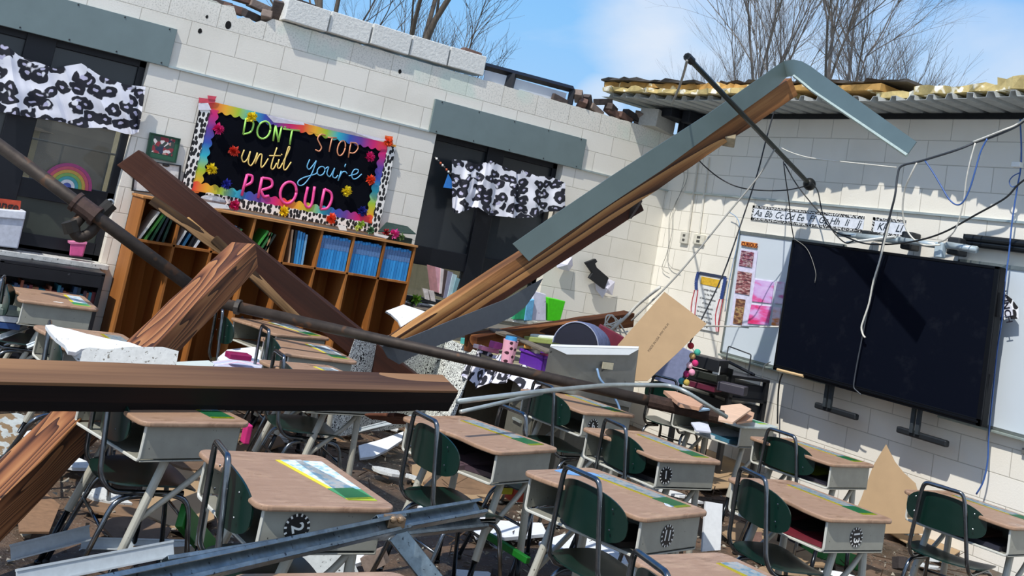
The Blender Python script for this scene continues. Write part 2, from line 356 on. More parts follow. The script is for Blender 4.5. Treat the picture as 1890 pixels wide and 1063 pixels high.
dark = M('#11141c', .45, .2, sc_=12)
gl = glassy(); glp = glassy((.35, .36, .33), .28)
def window(name, x0, x1, z0, z1, mull, bars, panes):
    o = struct(empty(name, (0, 0, 0))) if False else None
    mb = MB(); y0, y1 = .10, .17; fw = .055
    mb.box(x0, x1, y0, y1, z0, z0+fw); mb.box(x0, x1, y0, y1, z1-fw, z1+.05); mb.box(x0, x0+fw, y0, y1, z0, z1); mb.box(x1-fw, x1, y0, y1, z0, z1)
    for a, b_ in mull: mb.box(a, b_, y0-.02, y1, z0, z1)
    for a, b_, c, d in bars: mb.box(a, b_, y0, y1, c, d)
    f = struct(mb.build(name, dark, bevel=.004))
    for a, b_, c, d, m in panes:
        q = MB(); q.box(a, b_, .130, .136, c, d); q.build('glass', m, f)
    return f
opq = M('#3c423b', .35, sc_=3, var=.15); glp = glassy((.10, .10, .09), .42); tintd = M('#33373a', .22, sc_=2, var=.12)
w1 = window('window_1', W1[1], W1[0], W1[2], T, [(-6.46, -6.245)], [(W1[1], W1[0], 1.25, 1.395)],
    [(-6.245, -5.6, 1.88, T-.05, tintd), (-6.245, -5.6, 1.395, 1.88, glp), (-6.9, -6.46, 1.395, T, tintd), (-6.245, -5.6, .985, 1.25, opq), (-6.9, -6.46, .985, 1.25, opq)])
mb = MB(); mb.box(-6.245, -5.6, .10, .17, .87, .985); mb.box(-6.9, -6.46, .10, .17, .87, .985); mb.build('lower_rail', dark, w1)
w2 = window('window_2', W2[1], W2[0], W2[2], T, [(-2.25, -2.06)], [(W2[1], W2[0], 1.25, 1.42)],
    [(-2.83, -2.25, 1.42, T-.05, tintd), (-2.06, -1.45, 1.42, T-.05, tintd), (-2.83, -2.25, .96, 1.25, glp), (-2.06, -1.45, .96, 1.25, glp)])
# grey metal panels that cover the heads of both windows
grey = M('#728282', .5, .1, var=.05, sc_=6)
def header(x0, x1, lab):
    e = empty('header_panel', (x0, -.012, T-.01), 0, lab, 'metal panel')
    mb = MB(); mb.box(0, x1-x0, -.016, .010, 0, .315); mb.build('face_plate', grey, e, bevel=.003)
    q = MB()
    for k in range(5): q.ball(((x1-x0)*(.04+.23*k), -.018, .30), .007, 6, (1, .5, 1)); q.ball(((x1-x0)*(.04+.23*k), -.018, .02), .007, 6, (1, .5, 1))
    q.build('screw', M('#20262a', .5), e)
header(-6.95, -5.41, 'long blue-grey metal panel above the leopard valance nearer the framed photo')
header(-2.98, -1.19, 'blue-grey metal panel above the window right of the bulletin board')

# ------------------------------------------------------------------ loose blocks and brick rubble on the wall top
blk = M('#dadad4', .85, var=.1, sc_=40, bump=.5, spots=('#a9aba6', 90, .66))
bpos = ['leftmost, touching the dark bricks', 'second from the left end of the row', 'in the middle of the row of five', 'second from the right end of the row', 'rightmost, by the black frame']
for k in range(5):
    x0 = -4.58+k*.413; rr = random.Random(k); rz = rr.uniform(-.015, .015); dy = (-.075, -.055, -.05, -.035, -.03)[k]
    mtx = Matrix.Translation((x0+.2, dy, TOP+.012+.004*k)) @ Matrix.Rotation(rz, 4, 'Z') @ Matrix.Rotation(rr.uniform(-.008, .014), 4, 'Y')
    mb = MB(); n = 6
    mb.box(-.198, .198, 0, .19, 0, .188, mtx)
    tag(mb.build('concrete_block', blk, bevel=.006), 'loose white block on the wall top, '+bpos[k], 'concrete block', 'loose blocks on the wall top')
brk = [M('#4e4440', .9, var=.25, sc_=20, bump=.6), M('#6a5148', .9, var=.25, sc_=20, bump=.6), M('#3a3433', .9, var=.25, sc_=20, bump=.6), M('#85766c', .9, var=.2, sc_=20, bump=.6)]
def brick(u, v, rz=0, ry=0, rx=0, k=0, sz=(.2, .09, .065), lab='', y=.08, zoff=0):
    p = at(u, v, y=y); mb = MB()
    mtx = Matrix.Translation(p) @ Matrix.Rotation(rz, 4, 'Z') @ Matrix.Rotation(ry, 4, 'Y') @ Matrix.Rotation(rx, 4, 'X')
    mb.box(-sz[0]/2, sz[0]/2, -sz[1]/2, sz[1]/2, -sz[2]/2, sz[2]/2, mtx)
    if sz[0] >= .19 and sz[1] < .1:
        mb2 = MB()
        for q in (-.05, 0, .05): mb2.ball(mtx @ Vector((q, -sz[1]/2, 0)), .014, 6)
    return tag(mb.build('brick', brk[k], bevel=.006), lab, 'brick', 'broken bricks on the wall top')
BR = [(405, 8, .05, 0, 0, 0, 'long dark brick at the left end of the rubble above the wall hole'), (430, 17, .02, .02, 0, 1, 'dark brown brick lying second along the rubble'), (462, 28, .6, 0, .3, 2, 'near black brick beside the grey mortar lump'),
      (478, 12, .2, .1, 0, 3, 'pale grey brick in the rubble beside the row of blocks'), (492, 32, 1.2, .2, 0, 3, 'grey brick stub resting on the wall next to the leftmost loose block'), (510, 22, 1.3, 1.2, 0, 0, 'brick on end against the leftmost loose block'),
      (445, -3, .1, 0, 0, 1, 'brick on the upper course above the dark brick'), (560, 10, 0, .05, 0, 2, 'dark brick lying on the leftmost loose block'), (869, 99, 0, .05, 0, 1, 'brown brick lying on the rightmost loose block'),
      (1030, 184, .1, .15, 0, 0, 'hollow grey brick in front of the black frame corner'), (1068, 178, .8, .3, 0, 3, 'brick standing behind the corner of the black frame'), (1072, 196, 1.2, .6, .2, 1, 'tilted brick with a core hole right of the black frame'),
      (1085, 192, .4, .9, 0, 0, 'brick leaning in the rubble pile right of the black frame'), (1098, 203, .2, .3, 0, 3, 'grey mortar covered brick in the middle of the rubble'), (1113, 188, .1, -.25, 0, 2, 'dark brick perched highest on the rubble against the sky'),
      (1130, 208, .2, .3, 0, 1, 'reddish brick right of the perched brick'), (1152, 217, .2, .2, 0, 1, 'reddish brick near the roof corner'), (1128, 200, .6, .1, 0, 0, 'small dark brick behind the reddish bricks'), (1165, 213, .1, .2, 0, 2, 'dark brick just before the tilted block'),
      (1178, 222, .9, 1.0, 0, 3, 'grey brick on end against the tilted concrete block')]
for u, v, rz, ry, rx, k, lab in BR: brick(u, v, rz, ry, rx, k, lab=lab)
hb_ = MB(); hb_.add([(-70, 55, -.2), (70, 55, -.2), (-70, 57, 6.5), (-30, 60, 7.5), (10, 58, 6.2), (70, 60, 7), (-70, 70, 6.5), (70, 70, 7)], [(0, 1, 5, 4, 3, 2), (2, 3, 4, 5, 7, 6)])
struct(hb_.build('hillside', M('#4f4d44', .95, var=.4, sc_=.6)))
p = at(1210, 228, y=.02); mb = MB(); mb.box(-.2, .2, -.12, .1, -.095, .095, Matrix.Translation(p+Vector((0, -.01, .02))) @ Matrix.Rotation(.35, 4, 'Z') @ Matrix.Rotation(.06, 4, 'Y'))
tag(mb.build('concrete_block', M('#b7b5ad', .85, var=.1, sc_=40, bump=.5), bevel=.006), 'grey concrete block tipped forward under the torn roof corner', 'concrete block')
# black window frame standing on the wall top
e = empty('glazed_hatch', at(975, 190, y=.06), 0, 'black metal frame with white panels standing on the wall top', 'frame'); q0 = Vector(e.location)
def fr(u, v): return at(u, v, y=.06)-q0
mb = MB(); A = fr(895, 122); B = fr(1057, 165); D = fr(1051, 193); E_ = fr(893, 150); F = fr(946, 136); G = fr(938, 164)
for a, b_, r_ in ((A, B, .036), (B, D, .04), (F, G, .055)): mb.tube([a, b_], r_, 4)
mb.build('outer_bar', dark, e)
mb = MB(); mb.sheet([fr(896, 126), fr(940, 137), fr(930, 166), fr(892, 155)], Vector((0, 1, 0)), .01); mb.sheet([fr(952, 145), fr(1046, 172), fr(1040, 195), fr(946, 172)], Vector((0, 1, 0)), .01); mb.build('panel', M('#c6ccd4', .5, var=.06, sc_=5), e)

# ------------------------------------------------------------------ torn roof edge over the right wall
deckm = M('#b4b8b6', .6, .15, var=.12, sc_=15)
fe = [(-.86, .30), (-.80, -.15), (-.62, -.75), (-.60, -1.7), (-.50, -2.4), (-.455, -3.0), (-.50, -3.7), (-.55, -4.3), (-.5, -6.0)]   # front edge x at y
def edge_x(y):
    for (xa, ya), (xb, yb) in zip(fe, fe[1:]):
        if ya >= y >= yb: return xa+(xb-xa)*(ya-y)/(ya-yb)
    return fe[-1][0]
root = empty('roof_deck', (0, 0, 3.315), 0, 'corrugated steel roof deck overhanging the smart board wall', 'roof deck'); root['kind'] = 'thing'
mb = MB(); y = .3; prof = []
while y > -6.2:
    prof += [(y, .0), (y-.105, .0), (y-.118, .042), (y-.165, .042), (y-.178, .0)]; y -= .18
rows = [[Vector((.5, yy, z)) for yy, z in prof], [Vector((edge_x(yy)+rnd.uniform(-.012, .012), yy, z)) for yy, z in prof]]
mb.grid(rows); mb.build('corrugated_sheet', deckm, root, solid=.004)
mb = MB(); mb.box(-.02, .3, -6.2, .25, -.05, -.004); mb.build('bearing_angle', M('#15181c', .6, .3), root)
ins = M('#b98f4e', .85, var=.25, sc_=9, bump=.6, spots=('#f3e6bd', 7, .60)); ins2 = M('#c7b277', .85, var=.2, sc_=12, bump=.6, spots=('#fff6dc', 9, .56))
def slab(name, y0, y1, z0, z1, m, over, lab, cat, jag=.05, seed=0):
    rr = random.Random(seed); mb = MB(); n = max(6, int(abs(y1-y0)/.07)); P = []
    for i in range(n+1):
        yy = y0+(y1-y0)*i/n; x = edge_x(yy)-over+rr.uniform(-jag, jag); dz = rr.uniform(-.012, .016)
        P.append((x, yy, dz))
    vs = []; 
    for x, yy, dz in P: vs += [(x, yy, z0), (x-.01+rr.uniform(-.02, .02), yy, z1+dz), (.5, yy, z0), (.5, yy, z1)]
    fs = [(0, 1, 3, 2), (n*4, n*4+2, n*4+3, n*4+1)]
    for i in range(n): a = i*4; b_ = a+4; fs += [(a, b_, b_+1, a+1), (a+1, b_+1, b_+3, a+3), (a+2, a+3, b_+3, b_+2), (a, a+2, b_+2, b_)]
    mb.add(vs, fs); return tag(mb.build(name, m), lab, cat)
tarp = M('#4b4743', .9, var=.2, sc_=20)
slab('insulation_board', .32, -2.0, 3.365, 3.41, ins2, .06, 'lower tan insulation board at the torn roof corner', 'insulation board', .03, 1)
slab('insulation_board', .30, -1.35, 3.42, 3.47, ins, .02, 'upper orange-tan insulation board at the torn roof corner', 'insulation board', .03, 2)
slab('insulation_board', -1.15, -2.9, 3.42, 3.47, ins, -.05, 'orange insulation board behind the raised beam end', 'insulation board', .02, 3)
slab('insulation_board', -2.85, -3.5, 3.365, 3.42, ins2, -.10, 'thin pale insulation strip above the middle of the roof edge', 'insulation board', .02, 4)
slab('insulation_board', -3.25, -4.05, 3.37, 3.425, ins2, -.03, 'torn pale yellow insulation above the smart board right end', 'insulation board', .025, 5)
slab('insulation_board', -4.0, -6.0, 3.375, 3.46, ins2, -.03, 'thick frayed insulation at the far right of the roof edge', 'insulation board', .025, 6)
slab('roof_membrane', .34, -.95, 3.475, 3.50, tarp, .08, 'dark roofing membrane on top of the torn roof corner', 'roof membrane', .02, 7)
slab('roof_membrane', -.7, -3.1, 3.505, 3.52, tarp, -.12, 'brown roofing felt lying on the roof before the big tree', 'roof membrane', .03, 8)
# dark steel joist end and brackets in the corner under the deck
mb = MB(); mb.box(-.38, -.01, -.30, -.02, 3.21, 3.30); mb.box(-.25, -.01, -.44, -.32, 3.17, 3.30); mb.box(-.12, -.01, -.22, -.14, 3.05, 3.22)
tag(mb.build('joist_bracket', M('#10131c', .6, .3), bevel=.01), 'dark steel joist seat in the corner under the torn roof', 'bracket')

# ------------------------------------------------------------------ bare trees
bark = [M('#5d544b', .9, var=.25, sc_=6), M('#77706a', .9, var=.25, sc_=6)]
def tree(base_pt, h, seed, lab, spread=.5, r0=.14, lean=(0, 0), levels=6, m=0, first=.35, kids=3, dens=1.0):
    rr = random.Random(seed); trunk = MB(); twig = MB()
    def grow(p, d, ln, r, lv):
        mbx = trunk if lv <= 1 else twig; pts = [p]; q = p; dd = d.copy(); n = 4
        for i in range(n):
            dd = (dd+Vector((rr.uniform(-1, 1), rr.uniform(-1, 1), rr.uniform(-.3, .6)))*.13).normalized(); q = q+dd*ln/n; pts.append(q)
        re = r*.6; mbx.tube(pts, [r+(re-r)*i/n for i in range(n+1)], 6 if lv < 2 else 3, caps=False)
        if lv >= levels: return
        k = kids + (1 if lv >= 2 else 0)
        for j in range(k):
            i = n if j == 0 else rr.choice([2, 3, 4] if lv else [3, 4]); a = spread*rr.uniform(.5, 1.25)*(0.45 if j == 0 else 1)
            ax = dd.cross(Vector((rr.uniform(-1, 1), rr.uniform(-1, 1), rr.uniform(-1, 1)))).normalized()
            nd = (Matrix.Rotation(a, 3, ax) @ dd); nd = (nd+Vector((0, 0, .12))).normalized()
            grow(pts[i], nd, ln*rr.uniform(.62, .84), re*(1 if j == 0 else .78), lv+1)
    grow(Vector(base_pt), Vector((lean[0], lean[1], 1)).normalized(), h*first, r0, 0)
    e = empty('bare_tree', (0, 0, 0), 0, lab, 'tree'); trunk.build('trunk', bark[m], e, smooth=True); twig.build('branches', bark[m], e)
    return e
def ground_pt(u, v, dist):
    p = away(u, v, dist); p.z = -.13; return p
tree(ground_pt(1500, 170, 42), 14.5, 11, 'large leafless tree rising above the roof behind the folded metal fascia', .62, .26, (.02, 0), 7, 1, .36, 3)
tree(ground_pt(1610, 180, 43), 13.0, 5, 'leafless tree leaning out over the roof right of the largest tree', .5, .2, (.12, -.12), 6, 1, .36, 3)
tree(ground_pt(1425, 160, 48), 14.0, 23, 'leafless tree with a dense crown left of the largest tree', .45, .2, (0, 0), 6, 1, .4, 3)
tree(ground_pt(1345, 160, 60), 12.0, 31, 'smaller bare tree behind the slanting steel bar', .4, .14, (0, 0), 6, 1, .4, 3)
tree(ground_pt(1262, 150, 75), 9.8, 37, 'small distant bare tree left of the slanting steel bar tip', .4, .12, (0, 0), 5, 1, .45, 3)
tree(ground_pt(672, 60, 24), 9.5, 3, 'bare tree with a dark upright trunk just over the row of loose blocks', .5, .15, (.02, 0), 5, 0, .5, 3)
tree(ground_pt(728, 60, 27), 11, 8, 'bare forked tree behind the middle loose block', .35, .17, (.10, 0), 6, 0, .5, 3)
tree(ground_pt(815, 90, 34), 9.3, 14, 'low bare tree with fine twigs behind the rightmost loose blocks', .6, .13, (0, 0), 5, 0, .38, 3)
tree(ground_pt(850, 90, 37), 8.6, 19, 'bare twiggy tree above the rightmost loose block', .6, .12, (.1, 0), 5, 0, .38, 3)
tree(ground_pt(600, 20, 26), 9.5, 41, 'bare tree whose branches show above the leftmost loose block', .55, .13, (0, 0), 6, 0, .45, 3)

# buildings seen through the glass
sid = M('#b9ad88', .9, var=.15, sc_=5)
e = empty('neighbouring_house', (-6.2, 9, -.13), 0, 'beige brick house seen through the window with the rainbow', 'house')
mb = MB(); mb.box(-3.4, 1.2, 0, 4, 0, 2.1); mb.build('wall', sid, e)
mb = MB(); mb.prism([(-3.6, 2.05), (1.4, 2.05), (-1.1, 2.5)], -.2, 4.2, Matrix(((1, 0, 0, 0), (0, 0, 1, 0), (0, 1, 0, 0), (0, 0, 0, 1)))); mb.build('roof', M('#7e7466', .9), e)
mb = MB(); mb.box(-1.2, -.7, -.03, .02, 1.0, 1.7); mb.build('window', M('#1c2224', .2), e)
e = empty('brick_annex', (-1.6, 5, -.13), 0, 'pale brick building seen low through the window beside the smart board corner', 'building')
mb = MB(); mb.box(-2.5, 3.5, 0, 3, 0, 3.0); mb.build('wall', M('#b5ab86', .9, var=.2, sc_=14), e)
mb = MB(); mb.box(-2.6, 3.6, -.15, 3.1, 2.98, 3.08); mb.build('roof', M('#55504a', .9), e)
# chain link fence outside window 1
mb = MB()
for k in range(9): mb.tube([(-8+.55*k, 5, -.1), (-8+.55*k, 5, 1.75)], .015, 5)
for z in (.9, 1.75): mb.tube([(-8, 5, z), (-3.6, 5, z)], .014, 5)
tag(mb.build('metal_fence', M('#4a4f4c', .6, .3)), 'grey pipe fence outside the window with the rainbow', 'fence')

# ================================================================== STUDENT DESKS
def lam():
    m, nt, b = base('desk_laminate'); tcn = N(nt, 'ShaderNodeTexCoord')
    mp = N(nt, 'ShaderNodeMapping'); mp.inputs['Scale'].default_value = (5, 26, 1); mp.inputs['Rotation'].default_value = (0, 0, .25); L(nt, tcn.outputs['Object'], mp.inputs[0])
    n = N(nt, 'ShaderNodeTexNoise', inp={'Scale': 2, 'Detail': 5, 'Roughness': .65, 'Distortion': .6}); L(nt, mp.outputs[0], n.inputs['Vector'])
    n2 = N(nt, 'ShaderNodeTexNoise', inp={'Scale': 8, 'Detail': 4}); L(nt, tcn.outputs['Object'], n2.inputs['Vector'])
    n3 = N(nt, 'ShaderNodeTexNoise', inp={'Scale': 170, 'Detail': 2}); L(nt, tcn.outputs['Object'], n3.inputs['Vector'])
    c = ramp(nt, n.outputs[0], [(.34, s2l('#8f7058')), (.5, s2l('#ab8a70')), (.68, s2l('#bb9a7e'))])
    c2 = mix(nt, ramp(nt, n2.outputs[0], [(.42, (0, 0, 0)), (.6, (1, 1, 1))]).outputs[0], c.outputs[0], s2l('#a08067'))
    c3 = mix(nt, ramp(nt, n3.outputs[0], [(.66, (0, 0, 0)), (.72, (1, 1, 1))]).outputs[0], c2, s2l('#7c6250'))
    L(nt, c3, b.inputs['Base Color']); L(nt, ramp(nt, n2.outputs[0], [(.35, (.25,)*3), (.6, (.55,)*3)]).outputs[0], b.inputs['Roughness'])
    bn = N(nt, 'ShaderNodeBump', inp={'Strength': .25, 'Distance': .003}); L(nt, n.outputs[0], bn.inputs['Height']); L(nt, bn.outputs[0], b.inputs['Normal'])
    return m
topm = lam(); edgem = M('#c49c86', .4, var=.06, sc_=12)
boxm = M('#9b9b90', .45, .15, var=.08, sc_=14, spots=('#4c4c48', 70, .70)); rimm = M('#c9c9bf', .4, var=.05)
legm = M('#b3b1a4', .42, .1, var=.07, sc_=12, spots=('#6d675c', 60, .70)); insm = M('#2a2d30', .25, .85, var=.2, sc_=20)
def plate_mat():
    m, nt, b = base('name_plate_print'); tcn = N(nt, 'ShaderNodeTexCoord'); s = N(nt, 'ShaderNodeSeparateXYZ'); L(nt, tcn.outputs['Object'], s.inputs[0])
    n = N(nt, 'ShaderNodeTexNoise', inp={'Scale': 28, 'Detail': 2}); L(nt, tcn.outputs['Object'], n.inputs['Vector'])
    inner = ramp(nt, n.outputs[0], [(.34, s2l('#9ccde6')), (.42, s2l('#cfe6ef')), (.50, s2l('#eef1ec')), (.62, s2l('#e2e8ef')), (.68, s2l('#cf9fc2'))], 'CONSTANT')
    xi = mathn(nt, 'ADD', s.outputs[0], .0)
    c = mix(nt, ramp(nt, mathn(nt, 'MULTIPLY', mathn(nt, 'ADD', s.outputs[0], .0), 1), [(.018, (1, 1, 1)), (.0185, (0, 0, 0))], 'CONSTANT').outputs[0], inner.outputs[0], s2l('#f0e23a'))
    c = mix(nt, ramp(nt, s.outputs[1], [(.12, (1, 1, 1)), (.1205, (0, 0, 0))], 'CONSTANT').outputs[0], c, s2l('#3f9a62'))
    c = mix(nt, ramp(nt, s.outputs[1], [(.018, (1, 1, 1)), (.0185, (0, 0, 0))], 'CONSTANT').outputs[0], c, s2l('#b9cf30'))
    L(nt, c, b.inputs['Base Color']); b.inputs['Roughness'].default_value = .3
    return m
platem = plate_mat(); DX, DY = .48, .62
def desk_outline():
    P = []
    def arc(cx, cy, r, a0, a1, n=5):
        for k in range(n+1): a = a0+(a1-a0)*k/n; P.append((cx+r*math.cos(a), cy+r*math.sin(a)))
    r = .045; x, y = DX/2, DY/2
    arc(x-r, -y+r, r, -PI/2, 0); arc(x-r, y-r, r, 0, PI/2); arc(-x+r, y-r, r, PI/2, PI)
    for k in range(9):
        t = k/8; yy = .21-.42*t; P.append((-x+.035*(.5-.5*math.cos(2*PI*min(1, max(0, t*1.0)))), yy))
    arc(-x+r, -y+r, r, PI, 3*PI/2)
    return P
def make_desk():
    e = empty('student_desk'); z = .68
    mb = MB(); o = desk_outline(); mb.prism(o, z, z+.020); mb.cur = 1
    top = mb.build('desktop', topm, e, bevel=.007, seg=3)
    # steel book box, open toward the seat
    mb = MB(); x0, x1, y0, y1, b0, b1 = -.205, .205, -.285, .285, .545, z; t = .006
    for s in (y0, y1-t): mb.box(x0, x1, s, s+t, b0+.012, b1)
    mb.box(x0, x1, y0, y1, b0, b0+t); mb.box(x1-t, x1, y0, y1, b0, b1); mb.box(x0+.02, x1, y0, y1, b1-.006, b1-.001)
    bx = mb.build('book_box', boxm, e, bevel=.004)
    mb = MB(); mb.tube(fillet([(x0-.002, y0+.004, b1), (x0-.002, y0+.004, b0+.004), (x0-.002, y1-.004, b0+.004), (x0-.002, y1-.004, b1)], .02), .006, 6); mb.build('rim', rimm, bx)
    for sy in (-1, 1):
        yy = sy*.225
        for a, b_ in (((-.06, yy, b0), (-.235, sy*.25, 0)), ((.15, yy, b0), (.165, sy*.25, 0))):
            a = Vector(a); b_ = Vector(b_); m_ = a.lerp(b_, .62)
            mb = MB(); mb.tube([a, m_], .0175, 10); lg = mb.build('leg', legm, e, smooth=True, bevel=.001)
            mb = MB(); mb.tube([m_, b_], .0125, 10); mb.ball(b_+Vector((0, 0, .008)), .018, 6, (1, 1, .6)); mb.build('leg_insert', insm, lg, smooth=True)
        mb = MB(); mb.tube(fillet([(-.137, sy*.236, .31), (.09, sy*.228, .475), (.15, yy, b0)], .05), .012, 8); mb.build('brace', legm, e, smooth=True)
    return e
desk0 = make_desk(); used_desk = [False]
blackm = M('#0d0e12', .45); whitem = M('#eeeee8', .5, var=.03)
def desk(p1, p2, label, plate=(.11, .10), num=None, z=.70, rot=None, far=False, dz=0, cx=None):
    """near edge of the top from its seat side corner p1 to its far corner p2 (photo pixels)"""
    A = at(*p1, z=z); B = at(*p2, z=z); d = B-A; ang = math.atan2(d.y, d.x) if rot is None else rot
    ux = Vector((math.cos(ang), math.sin(ang), 0)); uy = Vector((-ux.y, ux.x, 0)); mid = A.lerp(B, .5) if rot is None else A+ux*DX/2
    c = mid+uy*DY/2*(-1 if far else 1)
    if used_desk[0]: o = copy_tree(desk0)
    else: o = desk0; used_desk[0] = True
    o.location = (c.x, c.y, dz); o.rotation_euler = (0, 0, ang); tag(o, label, 'desk', 'student desks in rows')
    if plate:
        w_, l_ = plate if isinstance(plate, tuple) else (.11, .36)
        mb = MB(); mb.box(0, .105, 0, .45, 0, .0012); q = mb.build('name_plate', platem, o); q.location = (DX/2-.148, -DY/2+.07, .7005); q.rotation_euler = (0, 0, R(w_))
        q['label'] = 'colourful laminated name plate with yellow edge'
    if num:
        q = MB(); n = 48; R0, R1 = .034, .043
        q.prism([(.0425*math.cos(2*PI*k/32), .0425*math.sin(2*PI*k/32)) for k in range(32)], 0, .0012)
        st = q.build('number_sticker', blackm, o); sx = num[1]; st.matrix_local = Matrix.Translation((sx, -.2865, num[3] if len(num) > 3 else .615)) @ Matrix.Rotation(PI/2, 4, 'X')
        q = MB()
        for k in range(14):
            a = 2*PI*k/14; c_, s_ = math.cos(a), math.sin(a); w2 = .003
            q.add([(R0*c_-w2*s_, R0*s_+w2*c_, .0015), (R0*c_+w2*s_, R0*s_-w2*c_, .0015), (.043*c_+w2*s_, .043*s_-w2*c_, .0015), (.043*c_-w2*s_, .043*s_+w2*c_, .0015)], [(0, 1, 2, 3)])
        q.build('stripe_ring', whitem, st)
        text_obj('numeral', num[0], .056, whitem, st, Matrix.Translation((0, 0, .0016)) @ Matrix.Rotation(R(num[2]), 4, 'Z'), .0003, bold=.001)
    return o
D = {}
D[1] = desk((38, 553), (182, 571), 'tan-topped student desk far left in front of the low black bookcase')
D[2] = desk((110, 640), (290, 652), 'student desk buried under the snapped white ceiling tile', rot=R(4))
D[3] = desk((262, 779), (470, 781), 'student desk pushed half under the long dark timber lying level')
D[4] = desk((470, 932), (742, 938), 'student desk numbered 2 with the brightest yellow-edged name plate', num=('2', -.09, -70, .628), plate=(10, .1))
D[5] = desk((412, 1058), (745, 1053), 'desk whose tan top just shows at the bottom edge below the steel studs', far=True, plate=None)
D[6] = desk((508, 616), (613, 625), 'farthest student desk of the middle column, under the iron pipe', plate=(8, .1))
D[7] = desk((526, 652), (664, 669), 'student desk with a dark stripe of water, second from the cubby shelf', plate=(6, .1))
D[8] = desk((565, 708), (718, 719), 'student desk just behind the level dark timber', plate=(3, .1))
D[9] = desk((922, 834), (1033, 828), 'student desk beside the right end of the level dark timber')
D[10] = desk((1070, 760), (1185, 767), 'student desk in front of the upturned grey light fixture', num=('6', -.12, 20))
D[11] = desk((1209, 846), (1344, 853), 'student desk with a number 1 sticker, behind the desk with the blue scrap', num=('1', -.15, 5))
D[12] = desk((1179, 958), (1320, 943), 'student desk with a blue plastic scrap and small white oval on top', num=('11', -.02, -5))
D[13] = desk((1161, 1024), (1326, 1018), 'desk cut by the bottom edge with a green and yellow name plate', far=True)
D[14] = desk((1526, 856), (1628, 859), 'student desk nearest the smart board mount in front of torn cardboard')
D[15] = desk((1527, 957), (1656, 960), 'student desk with a number 13 sticker and dark red folder inside', num=('13', 0, -85))
D[16] = desk((1870, 973), (1997, 975), 'student desk at the right edge of the photo by the wall', rot=R(4))
D[17] = desk((1370, 786), (1437, 790), 'bare grey desk heaped with open paper books beside the black drawers', plate=None, rot=R(11))
g = [c for c in D[17].children if c.name.startswith('desktop')][0]
g.data = g.data.copy(); g.data.materials.clear(); g.data.materials.append(M('#c4cfca', .4, .1)); g['label'] = 'pale grey steel top'
# more desks whose legs show in the gap below the level timber
#D18 desk((715, 800), (800, 806), 'dark-topped student desk behind the one at the timber end', rot=R(10), plate=None)
# scraps lying on desktops
def on_desk(o, lx, ly, name, label, cat, mb_fn, m, rz=0, z=.7005):
    c = Vector(o.location); a = o.rotation_euler.z; p = c+Vector((lx*math.cos(a)-ly*math.sin(a), lx*math.sin(a)+ly*math.cos(a), z))
    q = MB(); mb_fn(q, Matrix.Translation(p) @ Matrix.Rotation(a+rz, 4, 'Z')); return tag(q.build(name, m), label, cat)
on_desk(D[12], .03, .22, 'plastic_scrap', 'torn blue plastic scrap on the desk with the white oval', 'plastic scrap',
        lambda q, m: q.prism([(-.09, .06), (-.02, .075), (.04, .05), (.11, .0), (.10, -.05), (.05, -.03), (-.02, -.02), (-.08, .01)], 0, .002, m), M('#6fa3d6', .35))
on_desk(D[12], .10, -.20, 'paper_oval', 'small white and blue paper oval on the desk with the blue scrap', 'sticker',
        lambda q, m: q.prism([(.042*math.cos(k*PI/8), .022*math.sin(k*PI/8)) for k in range(16)], 0, .001, m), M('#dfe6ee', .4, spots=('#6d8fb5', 40, .55)), .5)
on_desk(D[7], 0, -.12, 'grey_strip', 'thin dark grey strip lying across the second farthest desk', 'strip', lambda q, m: q.box(-.22, .22, -.007, .007, 0, .004, m), M('#514640', .5), -.12)
on_desk(D[1], .0, -.22, 'paper_shred', 'tiny white shred on the desk by the black bookcase', 'paper', lambda q, m: q.prism([(-.03, 0), (.02, -.012), (.035, .008), (-.01, .015)], 0, .002, m), whitem)
# things inside the open book boxes
def inside(o, label, cols, seed):
    rr = random.Random(seed)
    for k, (c, nm, lb) in enumerate(cols):
        on_desk(o, -.02+rr.uniform(-.03, .02), -.12+.13*k, nm, lb, 'book' if nm == 'book' else 'folder', lambda q, m, k=k: q.box(-.14, .14, -.10, .10, 0, .022+.006*k, m @ Matrix.Rotation(-.12*k, 4, 'Y')), M(c, .5), rr.uniform(-.2, .2), .553+.004*k)
inside(D[15], '', [('#6c1f2c', 'folder', 'dark red folder in the box of the number 13 desk'), ('#2c2a2a', 'book', 'black book in the box of the number 13 desk'), ('#5b2330', 'book', 'maroon book at the back of the number 13 desk box')], 1)
inside(D[9], '', [('#41313b', 'folder', 'purple-grey folder in the desk beside the timber end'), ('#5c4a52', 'book', 'dusty mauve book in the desk beside the timber end'), ('#2d2630', 'book', 'black notebook in the desk beside the timber end')], 2)
inside(D[16], '', [('#2b2c38', 'folder', 'navy folder in the desk at the right edge'), ('#6b4a3c', 'book', 'brown book in the desk at the right edge')], 3)
inside(D[12], '', [('#241c1c', 'book', 'black book in the desk with the blue scrap')], 4)
inside(D[14], '', [('#2b2633', 'book', 'dark notebook in the desk nearest the mount'), ('#b9c832', 'folder', 'lime folder in the desk nearest the mount')], 5)
inside(D[11], '', [('#26242c', 'book', 'dark book in the desk with the number 1 sticker')], 6)
inside(D[17], '', [('#3c6f86', 'book', 'teal book in the bare grey desk'), ('#dfe3ea', 'folder', 'pale folder in the bare grey desk')], 7)
for k, (c, nm) in enumerate((('#2f4f86', 'blue book lowest in the pile'), ('#e4e7ea', 'white book in the middle of the pile'), ('#8d9a90', 'grey-green book topping the pile'))):
    on_desk(D[1], -.30, -.1, 'book', nm+' left of the desk by the black bookcase', 'book', lambda q, m: q.box(-.1, .12, -.1, .12, 0, .035, m), M(c, .5), .1*k, .50+.04*k)

